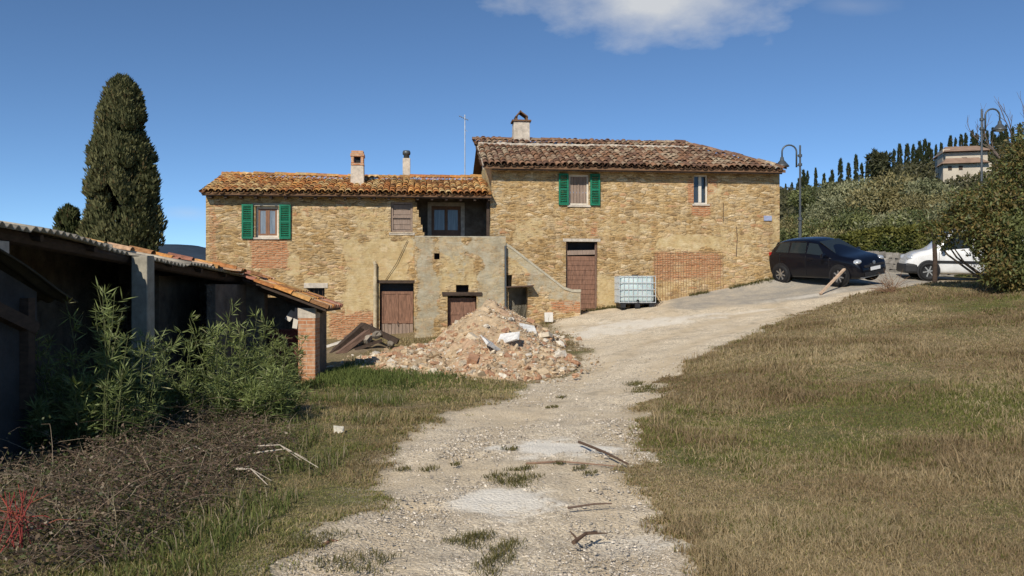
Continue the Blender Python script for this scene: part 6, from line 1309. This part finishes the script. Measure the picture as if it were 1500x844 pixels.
def brambles():
    # dense tangle of brown canes and withered leaves in the corner below the hut
    R_ = [gp(60, 790), gp(150, 740), gp(230, 690), gp(300, 660), gp(60, 700), gp(200, 650)]
    n = 3000; mb = []; P = []; D = []; C = []; V = []; T = []; CC = []; b = 0
    area = gpl([(-60, 860), (160, 850), (230, 780), (330, 730), (400, 660), (340, 622), (200, 640), (-20, 660)])
    A = np.array(area); lo, hi = A.min(0), A.max(0)
    def mound(x, y): d = polysd(np.array([x]), np.array([y]), area)[0]; return d
    cnt = 0; verts = []; quads = []; cols = []
    while cnt < n:
        x, y = random.uniform(lo[0], hi[0]), random.uniform(lo[1], hi[1]); d = mound(x, y)
        if d < -.05: continue
        hh = min(.24, .06+.20*max(0, d)); z = hz(x, y); a = random.uniform(0, 6.28); l = random.uniform(.2, .55) if random.random() > .05 else random.uniform(.7, 1.3); dr = Vector((cos(a), sin(a), random.uniform(.2, 1.1))).normalized(); p = Vector((x, y, z+random.random()**.7*hh*.8)); c = np.array(random.choice([(.13, .09, .06), (.17, .12, .085), (.10, .07, .05), (.26, .20, .14), (.10, .09, .055)]))*random.uniform(.7, 1.3); w = random.uniform(.0018, .005); prev = None
        for s in range(6):
            sd = dr.cross(Vector((random.gauss(0, .1), -1, .3))).normalized(); up = sd.cross(dr).normalized(); ww = w*(1-s*.12)
            ring = [p+sd*ww, p-sd*ww*.5+up*ww*.86, p-sd*ww*.5-up*ww*.86]; base = len(verts); verts += ring; cols += [c]*3
            if prev is not None:
                for q in range(3): quads.append((prev+q, prev+(q+1) % 3, base+(q+1) % 3, base+q))
            prev = base; p = p+dr*l/5; dr = (dr+Vector((random.gauss(0, .16), random.gauss(0, .16), -.22))).normalized()
            if p.z < hz(p.x, p.y)+.01: break
            if random.random() < .8:
                for _ in range(random.randint(1, 3)): P.append(p+Vector((random.gauss(0, .03), random.gauss(0, .03), random.gauss(0, .03)))); D.append(Vector((random.gauss(0, 1), random.gauss(0, 1), random.gauss(.1, .7)))); k = random.random(); C.append(np.array((.12, .08, .055) if k < .45 else (.17, .12, .075) if k < .62 else (.075, .09, .03) if k < .92 else (.26, .21, .15))*random.uniform(.6, 1.35))
        cnt += 1
    o = mesh_np('bramble_canes', np.array(verts), np.array(quads), mat=M['twig'], col=np.array(cols)); tag(o, 'tangle of brown bare bramble canes in the corner below the hut', 'brambles', None, 'stuff')
    m = len(P); o = leaves_obj('bramble_leaves', np.array(P), np.array(D), rng.uniform(.015, .045, m), rng.uniform(.010, .024, m), np.array(C), M['leaf']); tag(o, 'withered brown and dull green leaves on the bramble tangle', 'bramble leaves', None, 'stuff')
    # green weeds and pale dead stems growing through the tangle and round the shrubs
    X = rng.uniform(-5.0, -1.6, 26000); Y = rng.uniform(4.4, 13.5, 26000); t_ = X/Y; wv = fbm(X*1.1, Y*1.1, 0, 301, 4); ins = polysd(X, Y, area); p, r, nn = masks(X, Y)
    k = (X > -4.75) & (p < .2) & (wv > np.where(ins > .1, .51, .46)) & ~((Y > 9) & (X < -4.9)); X, Y, ins = X[k], Y[k], ins[k]; m = len(X); C1 = shade_cols(m, (.085, .115, .03), (.22, .24, .08), .35); dr_ = rng.random(m) < .12; C1[dr_] = shade_cols(int(dr_.sum()), (.30, .24, .15), (.48, .40, .27), .2)
    grass_obj('tall_weeds', X, Y, rng.uniform(.05, .19, m)*np.where(ins > .1, 1.3, .8)*np.where(dr_, 1.6, 1), rng.uniform(.005, .012, m), C1*.6, C1, 'tall thin green weeds and pale dead stems among the shrubs and brambles', 'weeds', lean=.9)
    for px, py, lab in [(214, 648, 'patch of bright red canes in the middle of the brambles'), (18, 825, 'clump of orange-red canes at the near edge of the brambles')]:
        x, y, z = gp(px, py); z += .12; q = MB()
        for i in range(22):
            a = random.uniform(0, 6.28); p = Vector((random.gauss(0, .09), random.gauss(0, .07), random.uniform(.05, .22))); d = Vector((cos(a), sin(a)*.6, random.gauss(.25, .4))).normalized(); pts = [p]
            for s in range(3): pts.append(pts[-1]+d*random.uniform(.04, .09)); d = (d+Vector((random.gauss(0, .3), random.gauss(0, .3), random.gauss(-.1, .2)))).normalized()
            q.col = (random.uniform(.16, .30), random.uniform(.045, .085), random.uniform(.03, .06)); q.tube(pts, .0038, .0015, n=4, cap=False)
        for i in range(14): q.tube([(random.gauss(0, .08), random.gauss(0, .06), -.02), (random.gauss(0, .1), random.gauss(0, .08), .3)], .004, .002, n=4, cap=False)
        o = q.build('red_canes', M['twig'], None); o.location = (x, y, z); tag(o, lab, 'shrub')

def shrubs():
    B = [((.045, .07, .018), (.18, .215, .075)), ((.055, .08, .02), (.20, .235, .08)), ((.04, .06, .018), (.155, .19, .07))]
    def at(px, Y): return (px-750)/F*Y, Y
    L = [(158, 8.8, 2.0, .60, 40, 0, 'tall bamboo-like shrub growing nearest the dark corner of the hut'), (205, 10.6, 1.25, .55, 28, 2, 'bushy bamboo-like shrub spread round the foot of the concrete post'), (100, 8.8, 1.5, .45, 22, 2, 'shaded dark bamboo-like shrub pressed against the hut wall'), (338, 11.0, 1.7, .48, 26, 1, 'dense bamboo-like shrub standing before the dark end wall of the shed'), (372, 10.4, .9, .55, 30, 1, 'low leafy bamboo-like shrub at the edge of the verge'), (412, 14.5, 1.22, .3, 18, 1, 'slim bamboo-like shrub in front of the small red door of the lean-to'), (272, 10.3, 1.2, .36, 14, 0, 'narrow bamboo-like sprouts just behind the red canes'), (420, 11.5, .5, .4, 16, 1, 'short leafy clump between the slim shrub and the track verge')]
    for i, (px, Y, H, Rm, ns, c, lab) in enumerate(L):
        x, y = at(px, Y); leafy_shrub('bamboo_shrub', x, y, H, Rm, ns, lab, B[c], seed=i+3)
# ---------------------------------------------------------------- light, sky, camera
SUN_AZ, SUN_EL = R(201), R(36)
def world():
    w = bpy.data.worlds.new('World'); S.world = w; w.use_nodes = True; t = w.node_tree; nt = t.nodes; bg = nt['Background']
    sk = nt.new('ShaderNodeTexSky'); sk.sky_type = 'NISHITA'; sk.sun_disc = False; sk.sun_elevation = SUN_EL; sk.sun_rotation = SUN_AZ; sk.air_density = .5; sk.dust_density = SKY_DUST; sk.ozone_density = SKY_OZ; sk.altitude = 300
    tc = nt.new('ShaderNodeTexCoord'); sp = nt.new('ShaderNodeSeparateXYZ'); t.links.new(tc.outputs['Generated'], sp.inputs[0])
    def mth(op, a, b=None, cl=False):
        m = nt.new('ShaderNodeMath'); m.operation = op; m.use_clamp = cl
        for i, v in enumerate((a, b)):
            if v is None: continue
            if hasattr(v, 'links'): t.links.new(v, m.inputs[i])
            else: m.inputs[i].default_value = v
        return m.outputs[0]
    # one wispy cumulus high in the north, and a faint streak low in the north-west
    y = mth('MAXIMUM', sp.outputs[1], .05); u = mth('DIVIDE', sp.outputs[0], y); v = mth('DIVIDE', sp.outputs[2], y)
    n = nt.new('ShaderNodeTexNoise'); n.inputs['Scale'].default_value = 7.5; n.inputs['Detail'].default_value = 7; n.inputs['Roughness'].default_value = .58; mp = nt.new('ShaderNodeMapping'); mp.inputs['Scale'].default_value = (1, 1, 2.0); t.links.new(tc.outputs['Generated'], mp.inputs[0]); t.links.new(mp.outputs[0], n.inputs['Vector'])
    def blob(cu, cv, ru, rv, k, thr):
        a = mth('DIVIDE', mth('SUBTRACT', u, cu), ru); b = mth('DIVIDE', mth('SUBTRACT', v, cv), rv); d = mth('SQRT', mth('ADD', mth('MULTIPLY', a, a), mth('MULTIPLY', b, b)))
        q = mth('ADD', mth('SUBTRACT', 1.0, d), mth('MULTIPLY', mth('SUBTRACT', n.outputs[0], .5), 1.9)); return mth('MULTIPLY', mth('SMOOTHSTEP', q, None) if False else mth('MULTIPLY', mth('SUBTRACT', q, thr), 1.15, True), k)
    m = mth('MAXIMUM', blob((948-750)/F, (422+4)/F, .18, .066, .95, -.02), blob((990-750)/F, (422-38)/F, .06, .018, .6, .1)); m = mth('MAXIMUM', m, blob((275-750)/F, (422-312)/F, .045, .012, .22, .1)); m = mth('MAXIMUM', m, blob((1250-750)/F, (422-8)/F, .06, .015, .14, .1))
    mx = nt.new('ShaderNodeMix'); mx.data_type = 'RGBA'; t.links.new(m, mx.inputs[0])
    tint = nt.new('ShaderNodeMix'); tint.data_type = 'RGBA'; tint.blend_type = 'MULTIPLY'; tint.inputs[0].default_value = 1; t.links.new(sk.outputs[0], tint.inputs[6]); tint.inputs[7].default_value = SKY_TINT
    t.links.new(tint.outputs[2], mx.inputs[6]); mx.inputs[7].default_value = (4.7, 4.85, 5.05, 1); t.links.new(mx.outputs[2], bg.inputs[0]); bg.inputs[1].default_value = SKY_STR
    try: w.cycles.sampling_method = 'MANUAL'; w.cycles.sample_map_resolution = 512
    except Exception: pass
    l = bpy.data.lights.new('sun', 'SUN'); l.energy = SUN_E; l.angle = R(.53); l.color = (1, .93, .82); o = bpy.data.objects.new('sun', l); link(o); d = Vector((sin(SUN_AZ)*cos(SUN_EL), cos(SUN_AZ)*cos(SUN_EL), sin(SUN_EL))); o.rotation_euler = d.to_track_quat('Z', 'Y').to_euler(); o.location = (-10, -20, 30)
    c = bpy.data.cameras.new('camera'); c.sensor_width = 36; c.lens = F/1500*36; c.clip_end = 8000; c.clip_start = .1; o = bpy.data.objects.new('camera', c); link(o); o.location = (0, 0, EYE); o.rotation_euler = (R(90), 0, 0); S.camera = o
    v = S.view_settings; S.display_settings.display_device = 'sRGB'; v.view_transform = 'Standard'; v.look = 'None'; v.exposure = EXPO; v.gamma = 1; v.use_curve_mapping = False
    S.render.engine = 'CYCLES'; S.cycles.max_bounces = 5; S.cycles.diffuse_bounces = 3; S.cycles.glossy_bounces = 2; S.cycles.transmission_bounces = 2; S.cycles.transparent_max_bounces = 6; S.cycles.use_denoising = True; S.cycles.use_adaptive_sampling = True; S.cycles.adaptive_threshold = .02
SKY_STR, SKY_DUST, SKY_OZ, SUN_E, EXPO = .13, .0, 5.0, 4.4, 0.05
SKY_TINT = (.94, 1.01, .96, 1)
mats(); ground(); houses(); sheds(); cars(); lamps(); ibc(); yard_bits(); rubble(); trees(); hill_house(); grasses(); gravel(); brambles(); shrubs(); world()
